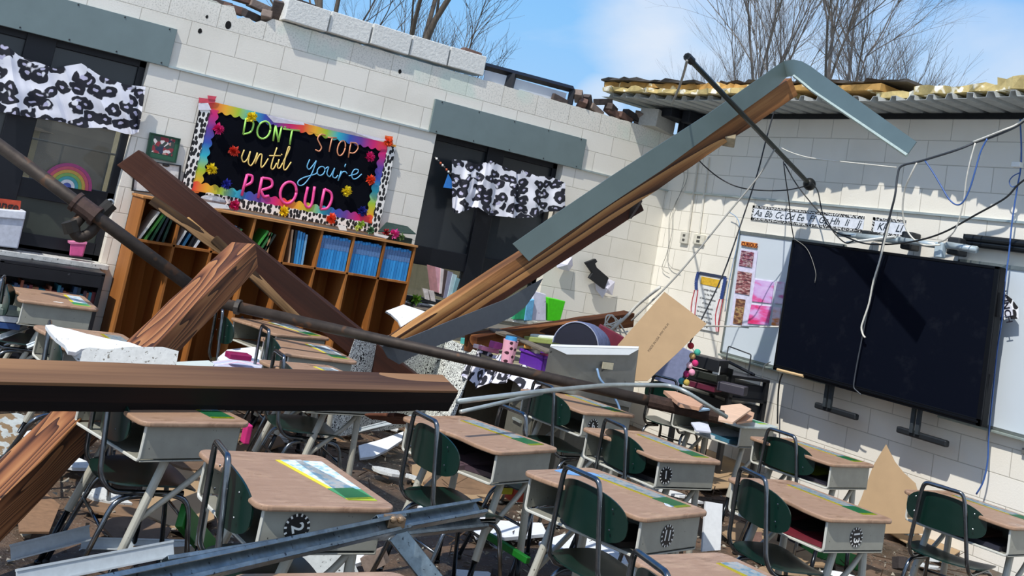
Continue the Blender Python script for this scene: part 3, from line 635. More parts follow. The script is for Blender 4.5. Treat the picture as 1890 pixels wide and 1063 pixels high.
# ================================================================== CHAIRS
green = M('#07261f', .3, var=.12, sc_=4, spec=.6, spots=('#1c463b', 60, .76)); chrome = M('#70757a', .2, .95, var=.3, sc_=16); capm = M('#1b1b1b', .6)
def super_outline(a, b_, p=3.2, n=36, cx=0, cy=0):
    return [(cx+a*abs(math.cos(t))**(2/p)*(1 if math.cos(t) >= 0 else -1), cy+b_*abs(math.sin(t))**(2/p)*(1 if math.sin(t) >= 0 else -1)) for t in (2*PI*k/n for k in range(n))]
def dish(poly, rings, fn, mbx):
    n = len(poly); vs = []
    for k in range(rings, 0, -1):
        s = k/rings; vs += [fn(x*s, y*s) for x, y in poly]
    vs.append(fn(0, 0)); fs = []
    for k in range(rings-1): fs += [(k*n+j, k*n+(j+1) % n, (k+1)*n+(j+1) % n, (k+1)*n+j) for j in range(n)]
    k = rings-1; fs += [(k*n+j, k*n+(j+1) % n, len(vs)-1) for j in range(n)]; mbx.add(vs, fs)
def make_chair():
    e = empty('school_chair')
    mb = MB(); dish(super_outline(.20, .205), 4, lambda x, y: Vector((x, y, .415+.018*(abs(y)/.2)**2-.03*max(0, (x-.08)/.12)**2+.012*max(0, (-x-.1)/.1)**2)), mb)
    mb.build('seat', green, e, smooth=True, solid=.007)
    mb = MB(); dish(super_outline(.205, .090, 2.7), 4, lambda y, z: Vector((-.196+.045*(abs(y)/.2)**2-.13*(z)*.35, y, .660+z-.015*(abs(y)/.2)**2)), mb)
    bk = mb.build('backrest', green, e, smooth=True, solid=.007)
    for sy in (-1, 1):
        for z in (.625, .70): q = MB(); q.ball((-.189, sy*.150, z), .0045, 6, (.6, 1, 1)); q.build('rivet', chrome, bk)
    pts = [(.13, .15, .395), (-.15, .15, .392), (-.205, .148, .45), (-.228, .112, .74), (-.232, .098, .79), (-.232, -.098, .79), (-.228, -.112, .74), (-.205, -.148, .45), (-.15, -.15, .392), (.13, -.15, .395)]
    mb = MB(); mb.tube(fillet(pts, .055, 6), .0105, 10); mb.build('back_frame', chrome, e, smooth=True)
    for sy in (-1, 1):
        for a in (((-.01, .14, .392), (.15, .165, .385), (.215, .20, .012)), ((.02, .13, .380), (-.13, .165, .375), (-.245, .20, .012))):
            pts = [(x, y*sy, z) for x, y, z in a]; mb = MB(); mb.tube(fillet(pts, .06, 5), .0105, 10); lg = mb.build('leg', chrome, e, smooth=True)
            q = MB(); q.ball(pts[-1], .017, 6, (1, 1, .8)); q.build('glide', capm, lg, smooth=True)
    mb = MB(); mb.tube([(.17, -.17, .28), (.17, .17, .28)], .007, 6); mb.build('stretcher', chrome, e, smooth=True)
    mb = MB(); mb.tube([(-.165, -.175, .27), (-.165, .175, .27)], .007, 6); mb.build('stretcher', chrome, e, smooth=True)
    return e
ch0 = make_chair(); used_ch = [False]
def chair(u, v, rz, label, z=.79, dz=0, tilt=None, grp='green classroom chairs'):
    p = at(u, v, z=z+dz); c = p-Vector((-.232*math.cos(rz), -.232*math.sin(rz), 0))
    o = copy_tree(ch0) if used_ch[0] else ch0; used_ch[0] = True
    o.location = (c.x, c.y, dz); o.rotation_euler = (tilt[0] if tilt else 0, tilt[1] if tilt else 0, rz); tag(o, label, 'chair', grp); return o
    return o
rz = lambda k: D[k].rotation_euler.z
chair(6, 512, -.2, 'green chair cut by the left edge at the desk by the black bookcase')
chair(92, 598, -.15, 'green chair tucked behind the snapped white ceiling tile')
chair(196, 694, 0.0, 'green chair left of the desk half under the level timber')
chair(410, 828, -.10, 'green chair seen edge-on at the desk numbered 2')
chair(406, 569, -.1, 'green chair with a bright chrome arch before the left cubbies')
chair(490, 605, -.1, 'green chair at the desk with the dark water stripe')
chair(516, 652, -.1, 'green chair close behind the level timber, in front of two others')
chair(786, 769, .03, 'green chair at the desk beside the level timber end')
chair(1004, 709, .05, 'green chair at the desk in front of the upturned light fixture')
chair(1228, 697, .35, 'green chair below the large cardboard sheet, crossed by the bent conduit')
chair(1136, 781, -.1, 'green chair between the upturned light fixture and the desk with the blue scrap')
chair(1075, 873, .07, 'green chair at the desk with the blue scrap and white oval')
chair(1202, 1037, -.2, 'chair at the bottom edge of the photo at the lowest right desk')
chair(1443, 798, .1, 'green chair at the desk nearest the smart board mount')
chair(1390, 873, -.2, 'green chair at the desk holding the dark red folder')
chair(1742, 900, .26, 'green chair farthest right with its whole back showing')
fr_ = chair(948, 757, .1, 'bare chair frame without a back behind the desk at the level timber end')
for c in list(fr_.children):
    if c.name.startswith('backrest'):
        for q in list(c.children): bpy.data.objects.remove(q)
        bpy.data.objects.remove(c)
# chairs knocked about at the left
#c1 = chair(75, 764, -.6, 'chair frame at the left edge behind the leaning grained post', dz=0)
#c2 = chair(560, 768, rz(8), 'chair pushed under the desk behind the level timber', dz=0)

# ================================================================== FALLEN ROOF TIMBERS
wd_tan = wood('#3d2415', '#8d5f37', '#b98b56', 1.0, rings=8, seed=1)
wd_red = wood('#1f0f0a', '#3c1f14', '#52301f', .7, rings=4, seed=2, rough=.45)
wd_post = wood('#3a1e10', '#8a5735', '#a9764a', 1.5, rings=30, seed=3)
wd_wet_shade = wood('#0c0707', '#160d0b', '#201310', .9, rings=6, seed=4, rough=.85)  # near black: wet wood with the front face's shade put into the colour
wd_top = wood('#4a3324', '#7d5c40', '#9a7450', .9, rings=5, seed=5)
# 1: big raised rafter with a second dark member below
P1 = at(733, 640, y=-2.05); P2 = at(1457, 160, x=-.80)
big = empty('roof_beam', P1, 0, 'long raised timber slanting from the teacher desk up to the roof edge', 'timber beam'); big['kind'] = 'thing'
bpy.context.view_layer.update()
beam('upper_timber', P1, P2, .13, .165, wd_tan, (0, 0, 1), big, seed=2)
Q1 = at(842, 588, y=-1.72); Q2 = at(1178, 376, x=-1.80)
lt = beam('lower_timber', Q1, Q2, .09, .12, wd_red, (0, 0, 1), big, seed=3); lt['label'] = 'darker second timber nailed beneath'
mb = MB(); br0 = at(1165, 378, x=-1.95)
mb.sheet([at(u, v, x=-1.86) for u, v in ((1150, 372), (1183, 358), (1186, 372), (1166, 404), (1147, 402))], Vector((-1, -.6, 0)), .06)
hb = mb.build('hanger_bracket', M('#221d1c', .5, .5), big, bevel=.004); hb.matrix_local = Matrix.Translation(-Vector(P1))
# 2: dark red timber leaning on the cubby shelf
A2 = at(240, 292, y=-.56); B2 = at(770, 722, y=-1.78)
o = beam('roof_beam', A2, B2, .12, .185, wd_red, (0, 0, 1), seed=5, endcut=(.05, 0)); tag(o, 'dark reddish timber leaning diagonally across the wooden cubby shelf', 'timber beam', kind='thing')
# 3: grained post leaning in front
A3 = at(453, 470, y=-2.6); B3 = at(-75, 998, y=-4.35)
o = beam('roof_beam', A3, B3, .15, .165, wd_post, (-.3, -.2, 1), seed=6, endcut=(.02, 0)); tag(o, 'orange-brown timber post with strong grain leaning to the lower left', 'timber beam', kind='thing')
# 4: wet timber lying level over the desks; shade painted into all but the top
n4 = Vector((.30, -.95, 0)); a4 = at(-70, 757, z=.705); b4 = at(836, 757, z=.705); off = Vector((0, 0, .066))-n4*.07
lev = empty('roof_beam', a4+off, 0, 'thick wet timber, shade painted into its colour, lying level across the desks', 'timber beam'); lev['kind'] = 'thing'; bpy.context.view_layer.update()
sd4 = (n4*.42+Vector((0, 0, 1))).normalized()
beam('timber_core', a4+off, b4+off, .14, .115, wd_wet_shade, tuple(sd4), lev, seed=7, rough=.003)
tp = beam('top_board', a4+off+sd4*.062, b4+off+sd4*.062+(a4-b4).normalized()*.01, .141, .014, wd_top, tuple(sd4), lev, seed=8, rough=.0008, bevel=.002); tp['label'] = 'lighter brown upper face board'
# 5: short timber on the teacher desk
o = beam('roof_beam', at(868, 634, y=-1.75), at(1160, 588, y=-1.0), .12, .13, wood('#2c170e', '#63391f', '#8a5a34', .9, 6, seed=9), (0, 0, 1), seed=9); tag(o, 'short reddish timber lying across the teacher desk clutter', 'timber beam', kind='thing')
# splintered planks under the dark timber
def plank(u1, v1, y1, u2, v2, y2, w_, h_, m, lab, seed):
    tag(beam('broken_plank', at(u1, v1, y=y1), at(u2, v2, y=y2), w_, h_, m, (0, .3, 1), seed=seed, rough=.008), lab, 'plank')
wsp = wood('#2c2017', '#54402a', '#86694a', 1.2, 9, seed=10)
plank(280, 370, -.85, 415, 462, -1.25, .03, .07, wsp, 'splintered plank below the upper end of the dark red timber', 20)
plank(395, 440, -1.2, 560, 598, -1.6, .03, .06, wsp, 'long grey splinter running beneath the dark red timber', 21)
plank(345, 402, -1.0, 500, 540, -1.3, .02, .03, wood('#4a3824', '#8f6e45', '#c49a62', 1.2, 9, seed=11), 'thin pale splinter beside the dark red timber', 22)
plank(905, 606, -1.55, 1018, 650, -2.5, .10, .02, M('#6c6459', .8, var=.2), 'grey weathered board over the purple bin', 23)
plank(700, 764, -3.7, 752, 778, -3.6, .2, .02, wood('#3a2018', '#5d3828', '#6e4634', 1, 6, seed=12), 'dark brown board end just below the level timber', 24)
# wooden block hanging by the steel bar
mb = MB(); c = at(1347, 252, x=-1.35); mb.box(-.12, .12, -.05, .05, -.045, .045, Matrix.Translation(c) @ Matrix.Rotation(.8, 4, 'Z') @ Matrix.Rotation(-.55, 4, 'Y'))
tag(mb.build('wood_block', M('#8d8168', .85, var=.25, sc_=18, bump=.5), bevel=.008), 'short weathered wood block hanging under the raised timber', 'wood block')

# folded steel fascia along the raised timber
def line_plane(A, B): A = Vector(A); B = Vector(B); return A, (B-A).cross(Vector((0, 0, 1))).normalized()
P0, Nn = line_plane(P1, P2); toC = -1 if (CAM-P0).dot(Nn) < 0 else 1
fas = M('#647473', .42, .25, var=.06, sc_=5)
topE = [(946, 450), (965, 437), (1041, 384), (1128, 325), (1217, 267), (1308, 209), (1410, 138), (1432, 122), (1446, 113)]
botE = [(976, 482), (985, 474), (1050, 428), (1136, 370), (1224, 312), (1308, 250), (1412, 176), (1436, 158), (1452, 142)]
R1 = [onp(u, v, P0, Nn, .10*toC) for u, v in topE]; R2 = [onp(u, v, P0, Nn, .10*toC) for u, v in botE]
xr = R1[-1].x; tipA = at(1464, 110, x=xr+.02); tipB = at(1465, 140, x=xr+.0)
e1 = at(1692, 262, x=-1.15); e2 = at(1674, 287, x=-1.18)
F1 = [tipA, at(1480, 113, x=xr+.01), at(1496, 122, x=xr), at(1512, 134, x=xr-.01)]; F2 = [tipB, at(1474, 147, x=xr-.01), at(1484, 155, x=xr-.02), at(1498, 167, x=xr-.03)]
for k in range(1, 7): F1.append(F1[3].lerp(e1, k/6)); F2.append(F2[3].lerp(e2, k/6))
e = empty('metal_fascia', tuple(R1[-1]), 0, 'long bent grey metal fascia folded over the top of the raised timber', 'metal sheet')
O_ = Vector(R1[-1]); rows = [[p-O_ for p in R1+F1], [p-O_ for p in R2+F2]]
mb = MB(); mb.grid(rows); mb.build('sheet', fas, e, smooth=True, solid=.006)
mb = MB(); mb.tube([p-O_ for p in F2], .014, 4); mb.build('folded_lip', M('#a9b7ae', .4, .2), e)
# lower grey flashing sheet under the timber
pl0 = at(700, 655, y=-2.45); pl1 = at(1000, 518, y=-2.1); P0b, Nb = line_plane(pl0, pl1)
out = [(704, 640), (756, 622), (847, 585), (933, 552), (1001, 514), (985, 543), (968, 567), (945, 584), (916, 598), (880, 611), (847, 622), (803, 639), (760, 658), (736, 672), (715, 660)]
mb = MB(); mb.sheet([onp(u, v, P0b, Nb) for u, v in out], Nb, .006); tag(mb.build('metal_flashing', M('#5a6066', .45, .2, var=.06)), 'dark grey metal sheet sagging under the lower half of the raised timber', 'metal sheet')

# steel bar, its round foot and the wire from its tip
bar0 = at(1268, 104, x=-2.4); bar1 = at(1494, 340, x=-.16)
e = empty('steel_bar', tuple(bar0), 0, 'dark steel bar crossing in front of the raised timber', 'steel bar')
mb = MB(); mb.tube([Vector(), bar1-bar0], .021, 6); mb.build('shaft', M('#2c322f', .45, .6, var=.2), e)
mb = MB(); mb.ball(bar1-bar0, .058, 8); mb.build('end_cap', M('#1d2022', .5, .4), e, smooth=True)
mb = MB(); mb.tube([Vector((0, 0, .0)), (bar1-bar0).normalized()*.08], .032, 8); mb.build('socket', M('#1b1e20', .5, .4), e)
# iron pipes
iron = M('#3a322c', .6, .4, var=.3, sc_=14, bump=.3, spots=('#58402f', 8, .62))
g0 = at(-40, 240, y=-1.35); g1 = at(352, 528, y=-1.95); dg = (g1-g0)
e = empty('iron_pipe', tuple(g0), 0, 'iron gas pipe with a valve sloping from the left edge past the pink cup', 'pipe')
mb = MB(); mb.tube([Vector(), dg], .040, 12); mb.build('pipe_length', iron, e, smooth=True)
jt = (at(150, 397, y=-1.62)-g0); tt = dg*(jt.length/dg.length)
mb = MB(); mb.tube([tt-dg.normalized()*.075, tt+dg.normalized()*.075], .058, 12); mb.tube([tt-dg.normalized()*.085, tt-dg.normalized()*.06], .066, 12); mb.tube([tt+dg.normalized()*.06, tt+dg.normalized()*.085], .066, 12); mb.build('pipe_coupling', M('#4c3a33', .6, .4, var=.25), e, smooth=False)
def pw(u, v, yy=-1.64): return at(u, v, y=yy)-g0
mb = MB(); mb.tube(fillet([pw(150, 400), pw(132, 420), pw(145, 440), pw(165, 432), pw(200, 385)], .12), .036, 10); mb.build('elbow', iron, e, smooth=True)
mb = MB(); mb.tube([pw(178, 402), pw(206, 376)], .045, 8); mb.tube([pw(128, 408), pw(134, 428)], .05, 8); mb.build('valve_body', M('#33302c', .5, .5), e)
mb = MB(); mb.tube(fillet([pw(200, 378), pw(196, 371), pw(206, 368), pw(210, 376), pw(202, 380)], .02), .009, 6); mb.build('valve_handle', M('#b9bcbb', .3, .8), e)
h0 = at(398, 557, y=-1.75); h1 = at(1335, 771, z=.80)
e = empty('iron_pipe', tuple(h0), 0, 'long rusty iron pipe lying across from the grained post to the grey desk', 'pipe')
mb = MB(); mb.tube([Vector(), h1-h0], [.035, .033], 12); mb.build('pipe_length', iron, e, smooth=True)
dh = (h1-h0).normalized(); mb = MB(); mb.tube([dh*.14, dh*.17], .05, 10); mb.build('pipe_collar', M('#4a4540', .5, .5), e)
mb = MB(); mb.tube([(h1-h0)*.86, (h1-h0)*1.0], .044, 10); mb.build('rusted_sleeve', M('#3b2a22', .8, .3, var=.35, bump=.5), e)

# bent conduit over the back desks
galv = M('#a9b1ae', .35, .5, var=.12, sc_=14)
mb = MB(); pts = [at(845, 741, z=.86), at(1000, 722, z=.90), at(1130, 710, z=.92), at(1235, 711, z=.95), at(1262, 720, z=.95), at(1342, 770, z=.84)]
mb.tube(fillet(pts, .15), .013, 8); tag(mb.build('metal_conduit', galv, smooth=True), 'pale bent metal conduit rising over the green chairs toward the black drawers', 'conduit')
mb = MB(); mb.tube([at(850, 760, z=.72), at(1000, 726, z=.78)], .011, 8); tag(mb.build('metal_conduit', galv, smooth=True), 'straight pale metal rod below the bent conduit', 'conduit')

# galvanised steel studs in the foreground
stud = M('#7d8a90', .32, .75, var=.3, sc_=22, bump=.2, spots=('#3a4046', 60, .66)); 
def channel(name, a, b_, up, w_, d_, lab, lip=.012):
    a = Vector(a); b_ = Vector(b_); mtx = frame_m(a, b_-a, Vector(up)); Ln = (b_-a).length; t = .0025
    mb = MB(); n = 14
    for (y0, y1, z0, z1) in ((-w_/2, w_/2, 0, t), (-w_/2, -w_/2+t, 0, d_), (w_/2-t, w_/2, 0, d_), (-w_/2, -w_/2+lip, d_-t, d_), (w_/2-lip, w_/2, d_-t, d_)):
        mb.box(0, Ln, y0, y1, z0, z1)
    o = mb.build(name, stud, None, bevel=.001, seg=1); o.matrix_world = mtx
    return tag(o, lab, 'steel stud')
s1 = channel('steel_stud', at(120, 1108, z=.78), at(742, 968, z=.68), (.1, 1, .75), .05, .028, 'long galvanised steel stud crossing in front of the desk numbered 2')
s1b = channel('steel_stud', at(690, 975, z=.675), at(884, 940, z=.655), (.1, 1, .75), .055, .03, 'short galvanised stud clipped to the end of the long one')
s2 = channel('steel_stud', at(300, 1052, z=.60), at(735, 978, z=.56), (.1, 1, .9), .05, .03, 'shorter steel stud behind the long one below the number 2')
s3 = channel('steel_stud', at(733, 985, z=.64), at(812, 1085, z=.50), (-1, .4, .6), .06, .03, 'steel stud hanging steeply down to the bottom edge')
s4 = channel('steel_stud', at(700, 985, z=.55), at(888, 966, z=.48), (.1, 1, .9), .05, .03, 'steel stud behind the crossing point of the others')
mb = MB(); c = at(727, 964, z=.70); mb.box(-.03, .03, -.02, .02, -.012, .02, Matrix.Translation(c)); mb.ball(c+Vector((.01, -.02, .015)), .012, 6); mb.ball(c+Vector((-.015, -.02, .015)), .012, 6)
tag(mb.build('stud_clip', M('#9a8064', .4, .6), bevel=.003), 'small brass-coloured clip on the long steel stud', 'clip')
# white ceiling grid bars on the floor at the left
wm = M('#bfc8cd', .45, .1, var=.08)
def tee(a, b_, lab, w_=.04, h_=.035, m=wm):
    a = Vector(a); b_ = Vector(b_); mtx = frame_m(a, b_-a, Vector((0, .5, 1))); Ln = (b_-a).length; mb = MB(); mb.box(0, Ln, -h_/2, h_/2, -.002, .002); mb.box(0, Ln, -h_/2, -h_/2+.006, -w_/2, w_/2); mb.box(0, Ln, h_/2-.008, h_/2, -.006, .006)
    o = mb.build('ceiling_grid_bar', m); o.matrix_world = mtx; return tag(o, lab, 'ceiling grid bar')
tee(at(20, 1020, z=.10), at(165, 983, z=.12), 'bluish white ceiling grid bar left of the chair legs', .05, .06)
tee(at(150, 1003, z=.05), at(370, 1008, z=.05), 'pale double grid bar lying behind the chair legs', .05, .05)
tee(at(30, 1068, z=.20), at(320, 1012, z=.22), 'white grid bar just above the long steel stud', .05, .06)
tee(at(640, 800, z=.05), at(760, 770, z=.3), 'white grid bar poking up beside the level timber end')
tee(at(0, 622, z=.45), at(50, 603, z=.50), 'white rail at the left edge below the first desk', .03, .03)
tee(at(50, 640, z=.45), at(80, 628, z=.5), 'short white rail before the snapped ceiling tile', .03, .03)

# ================================================================== LEFT WALL FURNISHINGS
def cloth_between(name, top, bot, y, amp, freq, mat, label, cat, nu=60, nv=14, seed=0, ax='y'):
    rr = random.Random(seed); T_ = [at(u, v, **{ax: y}) for u, v in top]; B_ = [at(u, v, **{ax: y}) for u, v in bot]
    def samp(P, t):
        f = t*(len(P)-1); i = min(int(f), len(P)-2); return P[i].lerp(P[i+1], f-i)
    rows = []
    for j in range(nv+1):
        row = []
        for i in range(nu+1):
            t = i/nu; p = samp(T_, t).lerp(samp(B_, t), j/nv)
            f = amp*(math.sin(t*freq)+.5*math.sin(t*freq*2.3+1))*(.4+.6*j/nv)+.012*mnoise.noise(Vector((t*9, j*.3, seed)))
            if ax == 'y': p = p+Vector((0, f, 0))
            else: p = p+Vector((f, 0, 0))
            row.append(p)
        rows.append(row)
    mb = MB(); mb.grid(rows); o = mb.build(name, mat, smooth=True, solid=.002); return tag(o, label, cat)
leo = leopard(7.6)
cloth_between('window_valance', [(-30, 72), (12, 84), (35, 103), (70, 115), (105, 128), (120, 122), (150, 117), (185, 140), (230, 156), (269, 160)], [(-30, 200), (30, 212), (75, 219), (120, 226), (150, 236), (190, 236), (232, 247), (244, 248), (256, 244)], -.07, .018, 34, leo, 'large leopard print valance hanging across the window above the rainbow', 'valance', seed=1)
cloth_between('window_valance', [(834, 294), (862, 297), (878, 303), (895, 300), (905, 296), (930, 308), (952, 318), (960, 312), (990, 325), (1018, 326), (1043, 338)], [(836, 388), (842, 394), (862, 388), (880, 382), (905, 398), (935, 400), (955, 403), (985, 400), (1005, 392), (1041, 388)], -.06, .022, 30, leo, 'leopard print valance hanging in the window right of the bulletin board', 'valance', seed=2)
# bunting at window 2
mb = MB(); mb.tube([at(803, 290, y=-.03), at(815, 305, y=-.03), at(832, 322, y=-.03)], .004, 5)
e = empty('bead_garland', tuple(at(803, 290, y=-.03)), 0, 'beaded string with a blue pennant left of the smaller leopard valance', 'garland'); o0 = Vector(e.location)
mb2 = MB(); cols = [M('#e8e6e0', .5), M('#2a2a2a', .5), M('#c95f3c', .5)]
q = MB(); q.tube([Vector(), at(832, 322, y=-.03)-o0], .003, 5); q.build('string', M('#d9d3c4', .8), e)
for k in range(8):
    q = MB(); q.ball((at(803+3.6*k+3, 290+4*k+3, y=-.035)-o0), .012, 6); q.build('bead', cols[k % 3], e, smooth=True)
q = MB(); q.sheet([at(u, v, y=-.04)-o0 for u, v in ((827, 321), (836, 337), (834, 348), (818, 346))], Vector((0, -1, 0)), .003); q.build('pennant', M('#2f7fd0', .7), e)

# framed photograph and empty document frame
def wframe(name, px, lab, fm, fw, inner, innerm, y=-.012):
    P = [at(u, v, y=y) for u, v in px]; c = sum(P, Vector())/4; e = empty(name, tuple(c), 0, lab, 'picture frame')
    P = [p-c for p in P]; Q = [p*(1-fw) for p in P]
    mb = MB()
    for k in range(4): mb.sheet([P[k], P[(k+1) % 4], Q[(k+1) % 4], Q[k]], Vector((0, -1, 0)), .016)
    mb.build('frame', fm, e); mb = MB(); mb.sheet(Q, Vector((0, -1, 0)), .004); mb.build('mat_board', innerm, e)
    if inner:
        I = [p*inner[0]+Vector((0, -.005, inner[1])) for p in P]; mb = MB(); mb.sheet(I, Vector((0, -1, 0)), .001)
        m, nt, b = base('group_photo'); tcn = N(nt, 'ShaderNodeTexCoord'); n = N(nt, 'ShaderNodeTexVoronoi', inp={'Scale': 34}); L(nt, tcn.outputs['Object'], n.inputs['Vector'])
        s = N(nt, 'ShaderNodeSeparateXYZ'); L(nt, n.outputs['Color'], s.inputs[0]); L(nt, ramp(nt, s.outputs[0], [(0, s2l('#39443f')), (.3, s2l('#8e2f3a')), (.5, s2l('#d9d4d2')), (.7, s2l('#2a3550')), (.85, s2l('#b98a80'))], 'CONSTANT').outputs[0], b.inputs['Base Color']); mb.build('photograph', m, e)
    return e
wframe('framed_photo', [(276, 244), (333, 256), (324, 301), (268, 289)], 'green-matted framed group photo left of the bulletin board', M('#173d2c', .4), .08, (.68, .015), M('#2a5a42', .6))
wframe('framed_document', [(249, 293), (334, 305), (328, 362), (242, 352)], 'thin black frame with white paper behind the dark timber end', M('#15161a', .4), .07, None, M('#d8d9d6', .6, spots=('#b9bab6', 12, .6)))
mb = MB(); c = at(306, 305, y=-.02); mb.ball(c, .02, 5, (1.6, .5, .6)); tag(mb.build('frame_hook', M('#222', .5) if False else M('#222222', .5)), 'small dark hook between the two picture frames', 'hook')

# bulletin board
bx0, bx1, bz0, bz1 = -5.085, -3.285, 1.46, 2.275
e = empty('bulletin_board', (bx0, -.004, bz0), 0, 'black bulletin board reading DON’T STOP until you’re PROUD with rainbow scallops', 'bulletin board')
e['label'] = "black bulletin board reading DON'T STOP until you're PROUD with rainbow scallop edge"
W_, H_ = bx1-bx0, bz1-bz0
mb = MB(); mb.box(0, W_, -.02, 0, 0, H_); mb.build('backing_paper', M('#080b14', .95, var=.25, sc_=4, spec=.1), e)
rb_h = rainbow(0, .80, .02); rb_v = rainbow(2, .80, .1)
def border(name, a, b_, inward, w_, m, yo, scal=0, lab=None):
    a = Vector(a); b_ = Vector(b_); inw = Vector(inward); Ln = (b_-a).length; n = max(2, int(Ln/.012)) if scal else 1; top = []; bot = []
    for k in range(n+1):
        p = a.lerp(b_, k/n); top.append(p); s = scal*abs(math.sin(PI*(Ln*k/n)/.075)) if scal else 0
        bot.append(p+inw*(w_+s-.5*scal))
    mb = MB()
    for y in (yo, yo-.0025): mb.grid([[p+Vector((0, y, 0)) for p in top], [p+Vector((0, y, 0)) for p in bot]])
    o = mb.build(name, m, e); 
    if lab: o['label'] = lab
    return o
dab = dabs(34, .40)
border('rainbow_border', (0.03, 0, H_), (W_, 0, H_-.0), (0, 0, -1), .075, rb_h, -.024, .022)
border('rainbow_border', (.075, 0, 0.06), (.075, 0, H_-.06), (1, 0, 0), .075, rb_v, -.026, .022)
border('rainbow_border', (W_-.075, 0, 0.06), (W_-.075, 0, H_), (-1, 0, 0), .07, rb_v, -.026, .022)
border('rainbow_border', (0.0, 0, .075), (W_-.02, 0, .075), (0, 0, 1), .07, rb_h, -.028, .022)
border('leopard_border', (0, 0, .0), (0, 0, H_-.05), (1, 0, 0), .08, dab, -.030, .008)
border('leopard_border', (W_, 0, .0), (W_, 0, H_-.02), (-1, 0, 0), .08, dab, -.030, .008)
border('leopard_border', (.2, 0, .0), (W_, 0, .0), (0, 0, 1), .08, dab, -.032, .008)
def bp(X, Y, y=-.030): p = at(330+X*.2173, 160+Y*.2173, y=y-.004); return p-Vector((bx0, -.004, bz0))
def strokes(name, S, col, r):
    mb = MB()
    for s in S:
        if s[0] == 'o': _, cx, cy, rx, ry, tl = s; pts = [bp(cx+rx*math.cos(a)+tl*ry*math.sin(a)*-1, cy+ry*math.sin(a)) for a in [2*PI*k/22 for k in range(23)]]
        else: pts = smooth_curve([bp(*p) for p in s], 4) if len(s) > 2 else [bp(*p) for p in s]
        mb.tube(pts, r, 6)
    o = mb.build(name, M(col, .45, var=.05, sc_=50), e, smooth=True)
    return o
strokes('lettering', [[(572, 270), (546, 405)], [(572, 272), (618, 285), (634, 322), (610, 384), (546, 405)], ('o', 722, 368, 56, 74, .15), [(822, 330), (800, 462)], [(822, 330), (846, 470)], [(846, 470), (874, 335)], [(906, 338), (902, 352)], [(885, 358), (1027, 374)], [(962, 368), (942, 494)]], '#a6e36a', .0085)['label'] = "light green word DON'T"
strokes('lettering', [[(1247, 412), (1208, 404), (1180, 440), (1195, 480), (1212, 518), (1192, 548), (1160, 535)], [(1265, 430), (1342, 434)], [(1302, 432), (1276, 554)], ('o', 1381, 522, 32, 64, .2), [(1462, 470), (1440, 602)], [(1462, 474), (1508, 482), (1522, 522), (1490, 562), (1448, 562)]], '#e39a72', .006)['label'] = 'salmon word STOP'
strokes('lettering', [[(556, 536), (534, 600), (550, 640), (582, 616), (608, 548)], [(608, 548), (590, 640), (612, 670), (640, 632), (668, 560)], [(668, 560), (648, 655)], [(650, 650), (684, 580), (706, 580), (700, 640), (700, 684), (724, 668), (760, 610)], [(834, 516), (796, 630), (784, 690), (804, 698), (832, 648)], [(768, 586), (866, 586)], [(852, 616), (838, 680), (856, 692), (882, 650)], [(876, 572), (872, 580)], [(882, 650), (940, 530), (932, 514), (906, 600), (890, 690), (910, 704), (954, 640)]], '#f0d27c', .006)['label'] = 'yellow word until'
strokes('lettering', [[(1112, 618), (1090, 676), (1108, 702), (1146, 660), (1168, 628)], [(1168, 628), (1128, 742), (1064, 828), (1018, 836), (1014, 804), (1062, 772), (1160, 742), (1180, 720)], ('o', 1208, 716, 32, 38, .2), [(1240, 700), (1272, 682), (1258, 738), (1282, 764), (1312, 716), (1324, 690)], [(1324, 690), (1306, 758), (1330, 776), (1352, 752)], [(1418, 656), (1408, 684)], [(1380, 716), (1352, 800)], [(1358, 784), (1386, 730), (1414, 722), (1430, 740)], [(1444, 758), (1512, 738), (1524, 708), (1492, 704), (1468, 748), (1482, 784), (1516, 776), (1554, 742)]], '#6cb4dc', .0055)['label'] = "sky blue word you're"
strokes('lettering', [[(582, 744), (532, 925)], [(582, 748), (622, 760), (616, 812), (560, 842)], [(708, 770), (672, 946)], [(708, 774), (782, 790), (786, 848), (692, 880)], [(698, 880), (722, 932), (766, 926)], ('o', 930, 900, 68, 92, .12), [(1096, 850), (1070, 980), (1096, 1026), (1130, 992), (1154, 848)], [(1238, 868), (1202, 1036)], [(1238, 870), (1290, 900), (1298, 960), (1262, 1030), (1202, 1040)]], '#ec4f9c', .0125)['label'] = 'hot pink word PROUD'
def burst(mb, c, r, n=70, seed=0, sq=.6):
    rr = random.Random(seed); c = Vector(c)
    for k in range(n):
        d = Vector((rr.gauss(0, 1), -abs(rr.gauss(0, 1)), rr.gauss(0, 1))).normalized(); s = d.cross(Vector((rr.random(), rr.random(), rr.random()+.1))).normalized()*r*.16
        d = Vector((d.x, d.y*sq, d.z))*r*rr.uniform(.7, 1.1); mb.add([c, c+d*.7+s, c+d, c+d*.7-s], [(0, 1, 2, 3)])
for k, (u, v, col) in enumerate([(403, 238, '#d81f72'), (464, 216, '#f0d818'), (432, 279, '#d8402c'), (390, 312, '#ecd51c'), (417, 340, '#1d2a9c'), (433, 378, '#c81f66'), (524, 390, '#f2d21a'), (611, 403, '#ee5028'), (683, 289, '#d81f72'), (684, 332, '#ee5028'), (640, 353, '#f0dc28'), (669, 390, '#1d2a8c'), (717, 262, '#ee5a24')]):
    p = at(u, v, y=-.05)-Vector((bx0, -.004, bz0)); mb = MB(); burst(mb, p, .054, 90, k); mb.build('paper_flower', M(col, .6, var=.15, sc_=60), e)
